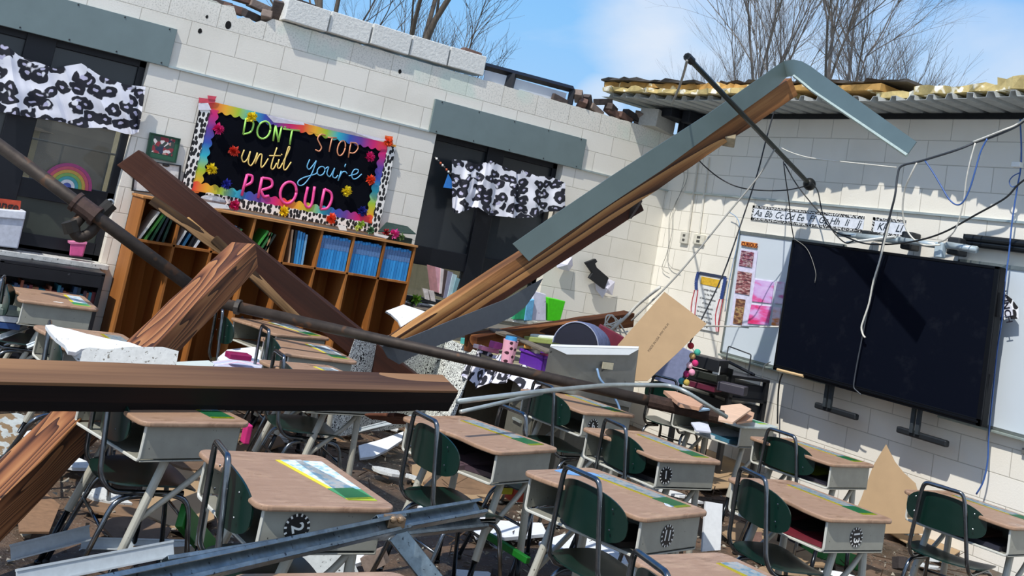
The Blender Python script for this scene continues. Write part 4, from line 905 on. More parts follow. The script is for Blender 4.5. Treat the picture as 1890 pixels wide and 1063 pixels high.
# peeled border strips
def bpx(u, v, y): return at(u, v, y=y)-Vector((bx0, -.004, bz0))
mb = MB(); mb.sheet([bpx(492, 212, -.05), bpx(560, 226, -.06), bpx(562, 231, -.06), bpx(505, 226, -.045)], Vector((0, -1, .1)), .002); mb.build('peeled_paper', M('#e6e2ec', .6), e)['label'] = 'white back of the peeled border'; mb = MB(); mb.sheet([bpx(566, 226, -.05), bpx(650, 243, -.07), bpx(731, 262, -.05), bpx(690, 258, -.06), bpx(600, 238, -.05)], Vector((0, -1, .1)), .002)
mb.build('peeled_paper', M('#e6e2ec', .6), e)['label'] = 'white back of the peeled border'; mb = MB(); mb.sheet([bpx(366, 191, -.04), bpx(384, 190, -.04), bpx(390, 203, -.04), bpx(366, 203, -.04)], Vector((0, -1, 0)), .002)
mb.build('peeled_paper', M('#e6e2ec', .6), e)['label'] = 'white back of the peeled border'
mb = MB(); mb.sheet([bpx(367, 180, -.04), bpx(398, 184, -.04), bpx(396, 190, -.04), bpx(367, 190, -.04)], Vector((0, -1, 0)), .002); mb.build('peeled_paper', M('#d64a5e', .6), e)['label'] = 'coral torn border corner'; mb = MB(); mb.sheet([bpx(383, 176, -.045), bpx(400, 178, -.045), bpx(397, 184, -.045), bpx(384, 183, -.045)], Vector((0, -1, 0)), .002)
mb.build('peeled_paper', M('#d64a5e', .6), e)['label'] = 'coral torn border corner'
mb = MB(); mb.sheet([bpx(711, 250, -.05), bpx(725, 252, -.05), bpx(724, 268, -.05), bpx(709, 266, -.05)], Vector((0, -1, 0)), .002)
mb.build('peeled_paper', M('#ee6a2a', .6), e)['label'] = 'orange torn border corner'

# wooden cubby shelf
cub = wood('#8a5526', '#a06530', '#b27740', .55, rings=3, seed=20, along='Z', rough=.5)
cx0, cx1, cy0 = -5.44, -3.06, -.385; zt, zs = 1.43, 1.105; t = .02
e = empty('cubby_shelf', (cx0, cy0, 0), 0, 'long oak cubby shelf under the bulletin board', 'cubby shelf'); Wc = cx1-cx0
mb = MB(); mb.box(0, Wc, .36, .375, .05, zt); mb.build('back_panel', wood('#84501f', '#935a28', '#a26a34', .5, 3, seed=22, along='Z'), e)
mb = MB(); mb.box(-.01, Wc+.01, -.01, .375, zt-t, zt); mb.build('top_board', wood('#9a6a3c', '#b07c4a', '#c08d5a', .55, 3, seed=21), e, bevel=.003)
mb = MB(); mb.box(t, Wc-t, 0, .36, zs-t, zs); mb.build('shelf_board', cub, e, bevel=.002)
mb = MB(); mb.box(t, Wc-t, .0, .36, .08, .10); mb.build('bottom_board', cub, e, bevel=.002)
cells = []
for k in range(9):
    x = (Wc-t)*k/8; mb = MB(); mb.box(x, x+t, 0, .375, .0 if k in (0, 8) else .08, zt-t); mb.build('side_panel' if k in (0, 8) else 'divider', cub, e, bevel=.002)
    cells.append(x+t)
cw = (Wc-t)/8-t
# books in the cubbies
def cubby_book(cell, x, wdt, h, d, col, lean, lab, grp, band=None):
    X = cx0+cells[cell]+x; mb = MB(); mtx = Matrix.Translation((X, cy0+.02, zs)) @ Matrix.Rotation(lean, 4, 'Y')
    mb.box(0, wdt, 0, d, 0, h, mtx); mb.cur = 1
    if band: mb.box(-.0005, wdt+.0005, -.001, .003, h*.60, h*.92, mtx)
    ms = [M(col, .4, var=.1, sc_=9), M(band or col, .45, var=.25, sc_=120)]
    return tag(mb.build('book', ms), lab, 'book', grp)
for cell, nm in ((5, 'third cubby from the right'), (6, 'second cubby from the right'), (7, 'rightmost cubby')):
    n = 10; pitch = (cw-.012)/n
    for k in range(n): cubby_book(cell, .006+pitch*k, pitch-.003, .268+.004*((k*7) % 3), .24, ('#3596dc', '#3ba0e6', '#2e88cc')[k % 3], 0, 'blue workbook with a dull red band in the '+nm, 'blue workbooks in the '+nm, '#5f86b8')
sp4 = [(.05, .016, .27, '#caa07a', -.10), (.075, .02, .27, '#23282c', -.08), (.10, .018, .27, '#2f86c4', -.08), (.12, .018, .265, '#4aa0d6', -.07), (.142, .018, .26, '#2f86c4', -.06), (.165, .018, .25, '#7fb3d8', -.05)]
for k, (x, w_, h, c, l) in enumerate(sp4): cubby_book(4, x, w_, h, .23, c, l, ('tan book at the left of the leaning set', 'black book in the leaning set', 'blue book third in the leaning set', 'light blue book in the leaning set', 'blue book fifth in the leaning set', 'pale blue rightmost book of the leaning set')[k]+' in the fourth cubby from the right', 'book')
for o in [o for o in C.objects if o.get('group') == 'book']: o['group'] = 'leaning books in the fourth cubby from the right'
mess = [(3, [('#3f9a3a', .42, 'bright green'), ('#2d6a34', .40, 'dark green'), ('#1f2a22', .36, 'black-green'), ('#b08a60', -.06, 'tan')]), (2, [('#1f3d2b', .34, 'deep green'), ('#4e7fa6', .36, 'steel blue'), ('#2f6a3a', .40, 'mid green'), ('#15181c', .1, 'black')]),
        (1, [('#e6e6e0', .32, 'white'), ('#2b5f86', .34, 'denim blue'), ('#1b1f24', .30, 'black'), ('#d8dde0', .38, 'pale grey')]), (0, [('#e3e3dc', .42, 'white'), ('#3c7a35', .40, 'green'), ('#1c4a32', .30, 'bottle green'), ('#18222c', .22, 'blue-black'), ('#123028', .15, 'dark teal')])]
nmc = {3: 'fifth cubby from the right', 2: 'sixth cubby from the right', 1: 'second cubby from the left', 0: 'leftmost cubby'}
for cell, L_ in mess:
    for k, (c, l, nm) in enumerate(L_): cubby_book(cell, .012+.045*k, .018, .25-.012*k, .22, c, l, nm+' book leaning in the '+nmc[cell], 'leaning books in the '+nmc[cell])
# things on top of the cubby
zc = zt+.003
def on_cub(u, v): return at(u, v, y=-.2)
mb = MB(); c = at(735, 425, y=-.2); mb.sheet([at(u, v, y=yy) for u, v, yy in ((697, 428, -.3), (713, 411, -.1), (752, 419, -.08), (768, 433, -.3))], Vector((0, 0, 1)), .008)
mb.box(-.09, .09, -.08, .08, -.06, .0, Matrix.Translation(at(738, 436, y=-.2)))
tag(mb.build('graduation_cap', M('#12302a', .6, var=.2), bevel=.004), 'dark green graduation cap on the right end of the cubby shelf', 'cap')
def flower(u, v, y, col, lab, r=.05, seed=0):
    mb = MB(); burst(mb, at(u, v, y=y), r, 60, seed, 1); tag(mb.build('silk_flower', M(col, .6, var=.2, sc_=50)), lab, 'flower')
flower(727, 432, -.33, '#e0479a', 'pink flower before the graduation cap', .055, 1); flower(712, 428, -.3, '#a8242c', 'red flower left of the pink flower on the cubby', .04, 2)
flower(740, 437, -.33, '#6a8a52', 'green leaf spray right of the pink flower', .04, 3); flower(664, 414, -.3, '#a9c64e', 'yellow-green flower spray on the cubby top', .05, 4)
flower(658, 421, -.33, '#dfe87a', 'pale yellow blossoms on the cubby top', .03, 5); flower(683, 425, -.32, '#4d7a55', 'dark green leaves between the flower sprays', .045, 6)
def paper(name, pts, nrm, m, lab, cat='paper', th=.004):
    mb = MB(); mb.sheet(pts, Vector(nrm), th); return tag(mb.build(name, m), lab, cat)
tilem = M('#e4e8ea', .8, var=.06, sc_=30, spots=('#9b9b96', 55, .70)); tileb = M('#c9ccca', .85, var=.1, sc_=50, spots=('#77756e', 70, .64))
paper('paper_strip', [at(u, v, y=-.34) for u, v in ((690, 430), (718, 436), (714, 440), (690, 434))], (0, -1, 0), whitem, 'white paper strip at the foot of the red flower')
paper('paper_scrap', [at(u, v, y=-.3) for u, v in ((622, 414), (638, 417), (640, 426), (626, 424))], (0, -1, 0), whitem, 'crumpled white scrap on the cubby top beside the orange paper flower')
paper('ceiling_tile_scrap', [at(u, v, y=-.36) for u, v in ((377, 372), (420, 379), (423, 386), (385, 384))], (0, -1, .3), tilem, 'white plaster scrap on the left of the cubby top', 'plaster scrap', .01)
mb = MB(); mb.ball(at(394, 370, y=-.25), .09, 8, (1.2, .8, .45)); tag(mb.build('plastic_bag', M('#8f8f95', .3, var=.4, sc_=18, bump=.8)), 'crumpled grey plastic bag on the cubby top under the board corner', 'plastic bag')

# low black bookcase, its books and the sill things
e = empty('low_bookcase', (-6.30, -.34, 0), 0, 'low black bookcase beneath the left window sill', 'bookcase'); bm_ = M('#17171c', .4, var=.25, sc_=8, spots=('#4b4b50', 14, .66))
mb = MB(); mb.box(0, .03, 0, .30, 0, .80); mb.box(.70, .73, 0, .30, 0, .80); mb.build('side_panel', bm_, e, bevel=.003)
mb = MB(); mb.box(0, .73, 0, .30, .785, .81); mb.build('top_board', bm_, e, bevel=.003)
mb = MB(); mb.box(.03, .70, 0, .28, .40, .42); mb.build('shelf_board', bm_, e); mb = MB(); mb.box(.03, .70, .27, .3, 0, .79); mb.build('back_panel', bm_, e)
mb = MB(); mb.box(.02, .71, -.005, .01, .70, .785); mb.build('front_rail', bm_, e)
rr = random.Random(9); x = -6.26; cols = ['#6c2a30', '#2a4a6c', '#1f3648', '#7a5a3a', '#2f7a8c', '#30343c', '#8c4a34', '#3a4a6a', '#4d3a44', '#a0624a', '#25425a']
while x < -5.62:
    wdt = rr.uniform(.014, .026); mb = MB(); mb.box(x, x+wdt, -.30, -.12, .421, .421+rr.uniform(.21, .26)); c = cols[int(rr.random()*11)]
    tag(mb.build('book', M(c, .45, var=.2, sc_=40)), 'worn spine in the packed row inside the low black bookcase', 'book', 'books in the low black bookcase'); x += wdt+.001
e = empty('white_bin', tuple(at(20, 425, y=-.03)), 0, 'white plastic bin at the left end of the window sill', 'bin'); q0 = Vector(e.location)
mb = MB()
B8 = [at(u, v, y=yy)-q0 for yy in (-.09, .08) for u, v in ((-25, 395), (46, 402), (33, 459), (-25, 452))]
mb.add(B8, [(3, 2, 1, 0), (4, 5, 6, 7), (0, 1, 5, 4), (1, 2, 6, 5), (2, 3, 7, 6), (3, 0, 4, 7)]); mb.build('body', M('#c9cdd8', .5), e, bevel=.008)
mb = MB(); mb.sheet([at(u, v, y=-.105)-q0 for u, v in ((-25, 384), (49, 390), (46, 406), (-25, 400))], Vector((0, 1, 0)), .2); mb.build('lid', M('#dfe2ea', .45), e, bevel=.008)
e = empty('book_cover', tuple(at(15, 382, y=-.03)), 0, 'orange and red lettered card ending in ange on the white bin', 'card'); q0 = Vector(e.location)
mb = MB(); mb.sheet([at(u, v, y=-.03)-q0 for u, v in ((-20, 364), (39, 371), (36, 394), (-20, 388))], Vector((0, 1, 0)), .012); mb.build('cover', M('#b8452a', .5, var=.35, sc_=14, spots=('#d8a83c', 9, .55)), e)
text_obj('lettering', 'ange', .085, M('#1a0d0a', .5), e, frame_m(at(14, 380, y=-.034)-q0, Vector((1, 0, 0)), Vector((0, 0, 1))), .001, bold=.002)
e = empty('pink_cup', tuple(at(143, 473, y=-.04)), 0, 'pink square plastic cup on the sill under the pipe valve', 'cup'); q0 = Vector(e.location)
B8 = [at(u, v, y=yy)-q0 for yy in (-.09, .0) for u, v in ((130, 448), (160, 449), (153, 474), (128, 472))]
mb = MB(); mb.add(B8, [(3, 2, 1, 0), (4, 5, 6, 7), (0, 1, 5, 4), (1, 2, 6, 5), (2, 3, 7, 6), (3, 0, 4, 7)]); mb.build('body', M('#df5f98', .4), e, bevel=.008)
mb = MB(); mb.sheet([at(u, v, y=-.095)-q0 for u, v in ((129, 446), (161, 447), (160, 451), (129, 450))], Vector((0, 1, 0)), .10); mb.build('rim', M('#f08fb8', .4), e)
# rainbow decoration standing in the window
e = empty('rainbow_decoration', tuple(at(123, 345, y=.075)), 0, 'rainbow arch decoration standing against the left window pane', 'decoration'); q0 = Vector(e.location)
for k, col in enumerate(('#a8447a', '#c9586a', '#c9a24a', '#7fae5c', '#4aa3a8', '#dfe3e6', '#4a5aa8')):
    r1 = .185-.0255*k; r0 = r1-.024 if k < 6 else 0; mb = MB(); n = 20; vs = []
    for s in (0, .012):
        for j in range(n+1): a = PI*j/n; vs += [(r1*math.cos(a), s, r1*math.sin(a)), (max(r0, .001)*math.cos(a), s, max(r0, .001)*math.sin(a))]
    fs = []; o_ = 2*(n+1)
    for j in range(n): a = 2*j; fs += [(a, a+2, a+3, a+1), (o_+a, o_+a+1, o_+a+3, o_+a+2), (a, o_+a, o_+a+2, a+2), (a+1, a+3, o_+a+3, o_+a+1)]
    mb.add(vs, fs); mb.build('arc_band', M(col, .5), e)
# stuck papers and the black bracket near the corner
def crumple(pts, y, lab, seed):
    rr = random.Random(seed); P = [at(u, v, y=y+rr.uniform(-.05, .0)) for u, v in pts]; c = sum(P, Vector())/len(P)+Vector((0, -.05, .0)); mb = MB(); mb.add(P+[c], [(k, (k+1) % len(P), len(P)) for k in range(len(P))])
    tag(mb.build('paper', M('#e2e0ee', .7, var=.04), solid=.002), lab, 'paper')
crumple([(1025, 484), (1038, 473), (1056, 475), (1057, 490), (1050, 500), (1036, 497), (1028, 494)], -.01, 'crumpled white paper stuck to the wall left of the black bracket', 3)
crumple([(1098, 520), (1120, 513), (1135, 520), (1130, 545), (1118, 540), (1112, 550), (1100, 535)], -.01, 'torn white paper hanging behind the black bracket', 4)
mb = MB(); mb.sheet([at(u, v, y=-.06) for u, v in ((1077, 484), (1096, 477), (1099, 482), (1095, 486), (1098, 493), (1120, 512), (1112, 533), (1084, 512), (1090, 503))], Vector((.15, -1, 0)), .03)
tag(mb.build('black_bracket', M('#1f2226', .5, .3), bevel=.003), 'black bent metal bracket hanging on the wall near the room corner', 'bracket')

# ================================================================== RIGHT WALL
alu = M('#8f9694', .35, .7, var=.1); wbm = M('#ccd6de', .18, var=.03, sc_=2, spec=.6)
def whiteboard(y0, y1, z0, z1, lab):
    e = empty('whiteboard', (0, y0, z0), 0, lab, 'whiteboard'); w_ = y0-y1; h = z1-z0; mb = MB(); mb.box(-.018, -.002, -w_, 0, 0, h); mb.build('board_surface', wbm, e)
    mb = MB(); mb.box(-.028, -.001, -w_, 0, h-.02, h+.008); mb.box(-.028, -.001, -w_, 0, -.008, .012); mb.box(-.028, -.001, -.014, .006, 0, h); mb.box(-.028, -.001, -w_-.006, -w_+.014, 0, h); mb.build('frame', alu, e)
    mb = MB(); mb.box(-.075, -.001, -w_, -.02, -.028, -.010); mb.build('tray', M('#a7b3ac', .4, .5), e, bevel=.003); return e
whiteboard(-1.180, -2.45, .965, 2.135, 'whiteboard behind the left side of the smart board')
whiteboard(-3.55, -5.6, .955, 2.135, 'whiteboard behind the right side of the smart board')
# smart board
cs = [at(u, v, x=-.29) for u, v in ((1462, 444), (1845, 490), (1811, 788), (1428, 682))]
ya = (cs[0].y+cs[3].y)/2; yb = (cs[1].y+cs[2].y)/2; za = (cs[2].z+cs[3].z)/2; zb = (cs[0].z+cs[1].z)/2
e = empty('smart_board', (-.29, ya, za), 0, 'large black interactive display mounted across both whiteboards', 'display'); Wt = ya-yb; Ht = zb-za
blk_p = M('#07080c', .5, var=.15, sc_=3, spec=.2)
mb = MB(); mb.box(.005, .085, -Wt, 0, 0, Ht); mb.build('housing', blk_p, e, bevel=.008)
mb = MB(); fw = .022
mb.box(-.006, .006, -Wt, 0, Ht-fw, Ht); mb.box(-.006, .006, -Wt, 0, 0, .05); mb.box(-.006, .006, -fw, 0, 0, Ht); mb.box(-.006, .006, -Wt, -Wt+fw+.015, 0, Ht); mb.box(-.014, .0, -Wt+.02, -.02, .018, .035); mb.build('bezel', M('#06080d', .4, spec=.25), e, bevel=.003)
sm, snt, sb = base('dark_screen'); tcn = N(snt, 'ShaderNodeTexCoord'); n_ = N(snt, 'ShaderNodeTexNoise', inp={'Scale': 5, 'Detail': 6, 'Roughness': .7}); L(snt, tcn.outputs['Object'], n_.inputs['Vector'])
L(snt, ramp(snt, n_.outputs[0], [(.55, (.004, .0055, .011)), (.75, (.010, .012, .018))]).outputs[0], sb.inputs['Base Color']); sb.inputs['Roughness'].default_value = .25; sb.inputs['Specular IOR Level'].default_value = .05
mb = MB(); mb.box(-.002, .004, -Wt+.03, -.02, .048, Ht-.02); mb.build('screen', sm, e)
def tvp(u, v, x=-.30): return at(u, v, x=x)-Vector((-.29, ya, za))
mb = MB(); mb.tube([tvp(1435, 682), tvp(1483, 694)], .013, 8); mb.build('pen', M('#d9b98a', .5), e)['label'] = 'wooden pointer on the pen ledge'
for a, b_ in (((1843, 540), (1840, 585)), ((1824, 690), (1818, 728))):
    mb = MB(); mb.tube([tvp(*a, x=-.26), tvp(*b_, x=-.26)], .016, 6); mb.build('side_handle', blk_p, e)
mt = M('#3f464b', .45, .4)
for (u, v0, v1, fa, fb) in ((1532, 705, 750, (1507, 746), (1583, 772)), (1692, 755, 798, (1658, 791), (1750, 821))):
    mb = MB(); t0 = tvp(u, v0, -.20); t1 = at(u-8, v1, x=-.16)-Vector((-.29, ya, za)); t1.y = t0.y; mb.box(t0.x-.012, t0.x+.012, t0.y-.045, t0.y-.015, t1.z, t0.z+.25); mb.box(t0.x-.012, t0.x+.012, t0.y+.005, t0.y+.035, t1.z, t0.z+.25)
    mb.build('mount_arm', mt, e); f0 = tvp(*fa, x=-.16); f1 = tvp(*fb, x=-.16); mb = MB(); zc_ = (f0.z+f1.z)/2; mb.box(f0.x-.03, f0.x+.02, f1.y, f0.y, zc_-.025, zc_+.025); mb.build('mount_foot', M('#24282c', .5, .3), e, bevel=.012)
# pieces on the left whiteboard
def wpoly(name, px, m, lab, cat, x=-.03, th=.003):
    mb = MB(); mb.sheet([at(u, v, x=x) for u, v in px], Vector((-1, 0, 0)), th); return tag(mb.build(name, m), lab, cat)
e2_ = empty('word_sign', tuple(at(1384, 452, x=-.03)), 0, 'small orange lettered sign at the top of the left whiteboard', 'sign'); q0 = Vector(e2_.location)
mb = MB(); mb.sheet([at(u, v, x=-.03)-q0 for u, v in ((1369, 445), (1398, 449), (1397, 458), (1368, 453))], Vector((-1, 0, 0)), .003); mb.build('card', M('#e08a3a', .5, var=.25, sc_=50), e2_)
text_obj('lettering', 'CURIOUS', .05, M('#5c1d12', .5), e2_, frame_m(Vector((-.005, 0, .0)), Vector((0, -1, 0)), Vector((0, 0, 1))), .001, bold=.001)
def chart(name, px, stops, lab, sc_=26, seed=0):
    m, nt, b = base('chart_print'); g_ = N(nt, 'ShaderNodeTexCoord'); mp = N(nt, 'ShaderNodeMapping'); mp.inputs['Scale'].default_value = (1, .6, 2.2); mp.inputs['Location'].default_value = (0, seed, seed); L(nt, g_.outputs['Object'], mp.inputs[0])
    n = N(nt, 'ShaderNodeTexNoise', inp={'Scale': sc_, 'Detail': 3}); L(nt, mp.outputs[0], n.inputs['Vector']); L(nt, ramp(nt, n.outputs[0], stops).outputs[0], b.inputs['Base Color']); b.inputs['Roughness'].default_value = .4
    return wpoly(name, px, m, lab, 'chart')
brn = [(.35, s2l('#3c2f45')), (.48, s2l('#8a3c4f')), (.56, s2l('#b9a3ab')), (.66, s2l('#6d4f4a'))]
wpoly('backing_paper', [(1367, 459), (1399, 463), (1382, 604), (1347, 600)], M('#d5d3ea', .5), 'lilac backing strip down the left whiteboard', 'paper', -.024, .002)
chart('picture_chart', [(1369, 462), (1392, 466), (1388, 494), (1364, 490)], brn, 'upper red and violet picture chart on the left whiteboard', seed=1)
chart('picture_chart', [(1362, 500), (1388, 504), (1383, 545), (1357, 540)], [(.35, s2l('#4a3038')), (.5, s2l('#96565a')), (.6, s2l('#c9b0ac')), (.7, s2l('#7a5a45'))], 'middle brown picture chart on the left whiteboard', seed=2)
chart('picture_chart', [(1359, 551), (1376, 553), (1369, 600), (1353, 597)], [(.35, s2l('#5a3b2f')), (.5, s2l('#8a5a48')), (.62, s2l('#b9a06a')), (.7, s2l('#5d4038'))], 'lowest brown picture chart on the left whiteboard', seed=3)
pk = lambda a, b_, c: [(.35, s2l(a)), (.5, s2l(b_)), (.65, s2l(c))]
chart('paper_pocket', [(1394, 516), (1429, 521), (1424, 560), (1388, 556)], pk('#dc5a9a', '#cfa6e0', '#d9bdea'), 'upper pink paper in the whiteboard pocket', 9, 4)
chart('paper_pocket', [(1387, 562), (1424, 566), (1418, 600), (1380, 597)], pk('#e0306c', '#e06ab0', '#d9b0e6'), 'lower hot pink paper in the whiteboard pocket', 9, 5)
chart('paper_pocket', [(1434, 519), (1449, 521), (1444, 561), (1429, 560)], pk('#c96aa6', '#d9cfe9', '#e3dcf0'), 'pale paper in the pocket against the display edge', 9, 6)
chart('paper_pocket', [(1428, 566), (1442, 568), (1437, 602), (1424, 600)], pk('#d9803a', '#dfc9d4', '#e0d3e8'), 'orange-edged paper in the pocket against the display edge', 9, 7)
for px, lb in ((((1385, 512), (1432, 518), (1420, 604), (1376, 600)), 'clear-white pocket sheet behind the pink papers'),):
    wpoly('pocket_sheet', px, M('#dfe0f0', .35), lb, 'paper', -.022, .002)
# alphabet strips
chk = dabs(60, .42, a='#d9dbd9', stretch=(1, 1, 1), ax=1)
def strip(y0, y1, z0, z1, s, lab, skip=None):
    e = empty('alphabet_strip', (-.004, y0, z0), 0, lab, 'wall strip'); w_ = y0-y1; h = z1-z0
    mb = MB(); mb.box(-.002, 0, -w_, 0, 0, h); mb.build('card', M('#dfe4ec', .5), e); mb = MB(); mb.box(-.005, -.002, -w_, 0, 0, .026); mb.box(-.005, -.002, -w_, 0, h-.026, h); mb.box(-.005, -.002, -.022, 0, 0, h); mb.build('checked_border', chk, e)
    n = len(s)
    for k, a in enumerate(s): text_obj('cursive_letters', a, .088, M('#22303a', .5), e, frame_m(Vector((-.004, -w_*(k+.55)/n-.01, h*.49)), Vector((0, -1, 0)), Vector((0, 0, 1))), .0006, shear=.35)
    return e
strip(-1.285, -2.60, 2.262, 2.405, ['Aa', 'Bb', 'Cc', 'Dd', 'Ee', 'Ff', 'Gg', 'Hh', 'Ii', 'Jj'], 'long cursive alphabet strip Aa to Jj above the left whiteboard')
strip(-2.69, -3.02, 2.255, 2.405, ['Kk', 'Ll'], 'short cursive strip Kk Ll above the smart board')
# rail with clamps above the display, dark roller at the right
def xt(u, v, x): return at(u, v, x=x)
tub = M('#b7c6cc', .3, .35, var=.08)
for k, (a, b_, r, lb) in enumerate((((1547, 432), (1602, 437), .022, 'short grey tube at the left end above the display'), ((1583, 436), (1660, 444), .027, 'grey tube second from the left above the display'), ((1655, 442), (1745, 455), .025, 'grey tube in the middle above the display'), ((1748, 452), (1803, 461), .027, 'grey tube at the right end above the display'))):
    mb = MB(); mb.tube([xt(*a, -.22), xt(*b_, -.22)], r, 12); tag(mb.build('metal_tube', tub, smooth=True), lb, 'tube')
mb = MB(); mb.tube([xt(1563, 448, -.26), xt(1652, 437, -.26)], .012, 6); tag(mb.build('metal_rod', M('#dfe0da', .4)), 'thin white rod slanting across the tubes above the display', 'rod')
for (u0, v0, u1, v1), lb in (((1590, 424, 1604, 440), 'small black clamp under the end of the long alphabet strip'), ((1664, 426, 1680, 461), 'black clamp behind the middle tube'), ((1749, 436, 1768, 471), 'black clamp at the right tube')):
    mb = MB(); a = xt(u0, v0, -.17); b_ = xt(u1, v1, -.17); mb.box(a.x, a.x+.12, b_.y, a.y, b_.z, a.z); tag(mb.build('tube_clamp', M('#23272b', .6), bevel=.012), lb, 'clamp')
mb = MB(); a = xt(1727, 446, -.25); mb.box(a.x-.01, a.x+.05, a.y-.07, a.y, a.z-.12, a.z+.0); tag(mb.build('clear_clamp', M('#aebfc8', .3), bevel=.01), 'pale clamp holding the right tube', 'clamp')
mb = MB(); mb.tube([xt(1784, 439, -.07), (-.07, -5.8, xt(1784, 439, -.07).z)], .032, 12); mb.tube([xt(1779, 447, -.06), (-.06, -5.8, xt(1779, 447, -.06).z-.012)], .030, 12); mb.box(-.07, 0, xt(1784, 439, -.07).y-.02, xt(1784, 439, -.07).y+.03, xt(1784, 439, -.07).z-.06, xt(1784, 439, -.07).z+.03)
tag(mb.build('screen_roller', M('#1b2024', .45, .3), smooth=False), 'long dark projection screen roller above the right whiteboard', 'screen roller')
# pledge poster
m_ = at(1300, 550, x=-.012); e = empty('pledge_poster', tuple(m_), 0, 'Pledge of Allegiance poster with flag ribbons beside the cardboard', 'poster'); q0 = Vector(e.location)
def pq(u, v, x=-.012): return at(u, v, x=x)-q0
mb = MB(); mb.sheet([pq(u, v) for u, v in ((1288, 501), (1341, 511), (1322, 613), (1272, 603))], Vector((-1, 0, 0)), .004); mb.build('card', M('#dfe1e0', .5), e)
mb = MB(); mb.sheet([pq(u, v, -.018) for u, v in ((1295, 510), (1330, 517), (1328, 531), (1293, 524))], Vector((-1, 0, 0)), .003); mb.build('gold_panel', M('#d3a92f', .45, var=.25, sc_=40), e)
mb = MB(); mb.sheet([pq(u, v, -.018) for u, v in ((1292, 501), (1341, 510), (1340, 515), (1292, 507))], Vector((-1, 0, 0)), .004); mb.build('header_bar', M('#2a3550', .45), e)
m, nt, b = base('star_ribbon'); tcn = N(nt, 'ShaderNodeTexCoord'); vo = N(nt, 'ShaderNodeTexVoronoi', inp={'Scale': 30, 'Randomness': .4}); L(nt, tcn.outputs['Object'], vo.inputs['Vector']); L(nt, ramp(nt, vo.outputs['Distance'], [(.27, (.85, .86, .9)), (.33, (.02, .05, .20))]).outputs[0], b.inputs['Base Color']); starm = m
for side, (A_, B_, C_) in enumerate((((1289, 502), (1285, 535), (1278, 600)), ((1339, 512), (1331, 552), (1322, 612)))):
    mb = MB(); P_ = smooth_curve([pq(A_[0], A_[1], -.022), pq(A_[0]-4, (A_[1]+B_[1])/2, -.022), pq(*B_, -.022)], 4); 
    for i in range(len(P_)-1): mb.quad(P_[i]+Vector((0, .024, 0)), P_[i+1]+Vector((0, .02, 0)), P_[i+1]-Vector((0, .02, 0)), P_[i]-Vector((0, .024, 0)))
    mb.build('star_ribbon', starm, e, solid=.002)
    for k, c_ in enumerate(('#b02a3a', '#ece6e6', '#b02a3a')):
        mb = MB(); P_ = smooth_curve([pq(B_[0]-3+3*k, B_[1], -.020), pq((B_[0]+C_[0])/2+4*k-6, (B_[1]+C_[1])/2, -.02), pq(C_[0]+1.5*k, C_[1], -.02)], 4); mb.tube(P_, .006, 4); mb.build('stripe_ribbon', M(c_, .6), e)
for k, s in enumerate(['I pledge allegiance', 'to the Flag', 'of the United States', 'of America', 'and to the Republic', 'for which it stands,', 'one nation under God,', 'indivisible, with liberty', 'and justice for all.']):
    p = pq(1310-2.0*k, 536+8.1*k, -.018); text_obj('lettering', s, .028, M('#22242c', .5), e, frame_m(p, Vector((0, -1, 0)), Vector((0, 0, 1))), .0004)
# outlets, thermostat, small fittings
def wbox(px, lab, col, name='wall_outlet'):
    P = [at(u, v, x=-.03) for u, v in px]; e = empty(name, tuple(P[0]), 0, lab, 'wall fitting'); y0, y1 = P[1].y-P[0].y, 0; z0 = P[1].z-P[0].z
    mb = MB(); mb.box(0, .03, y0, 0, z0, 0); mb.build('box', M(col, .5), e, bevel=.004); mb = MB()
    for f in (.3, .7): mb.box(-.003, .001, y0*.65, y0*.35, z0*f-.012, z0*f+.012)
    mb.build('socket', M('#4a4a46', .5), e)
wbox(((1257, 427), (1267, 450)), 'narrow white wall outlet left of the pair near the corner', '#c9c6ba'); wbox(((1281, 431), (1297, 452)), 'wider white wall outlet right of the pair near the corner', '#d6d2c2')
wbox(((1367, 742), (1378, 756)), 'small outlet low on the wall behind the paper books', '#8a8880'); wbox(((1886, 826), (1900, 842)), 'small grey fitting on the wall at the right edge', '#6c6d6a')
mb = MB(); mb.tube([at(1293, 262, x=-.02), at(1270, 430, x=-.02)], .010, 6); tag(mb.build('wall_conduit', M('#cfcbbf', .5)), 'painted vertical conduit near the room corner', 'conduit')
mb = MB(); mb.tube([at(1308, 290, x=-.02), at(1290, 432, x=-.02)], .009, 6); tag(mb.build('wall_conduit', M('#d9d6cb', .5)), 'painted conduit dropping to the wider wall outlet', 'conduit')
# leopard bordered sign behind the display
e = empty('leopard_sign', tuple(at(1860, 560, x=-.05)), 0, 'curled leopard-edged sign sticking out beyond the display right edge', 'sign'); q0 = Vector(e.location)
mb = MB(); mb.sheet([at(u, v, x=-.10)-q0 for u, v in ((1838, 538), (1853, 540), (1868, 552), (1880, 568), (1880, 588), (1835, 592))], Vector((-1, 0, 0)), .004); mb.build('card', dabs(18, .42, a='#eef0f4', ax=1), e)
mb = MB(); mb.sheet([at(u, v, x=-.106)-q0 for u, v in ((1838, 550), (1856, 549), (1868, 566), (1870, 582), (1838, 586))], Vector((-1, 0, 0)), .003); mb.build('centre_panel', M('#e4e6f2', .5), e)
text_obj('lettering', 'LUNCH', .07, M('#22202c', .5), e, frame_m(at(1857, 566, x=-.112)-q0, Vector((0, -.35, -1)), Vector((0, -1, .35))), .0006, bold=.001)

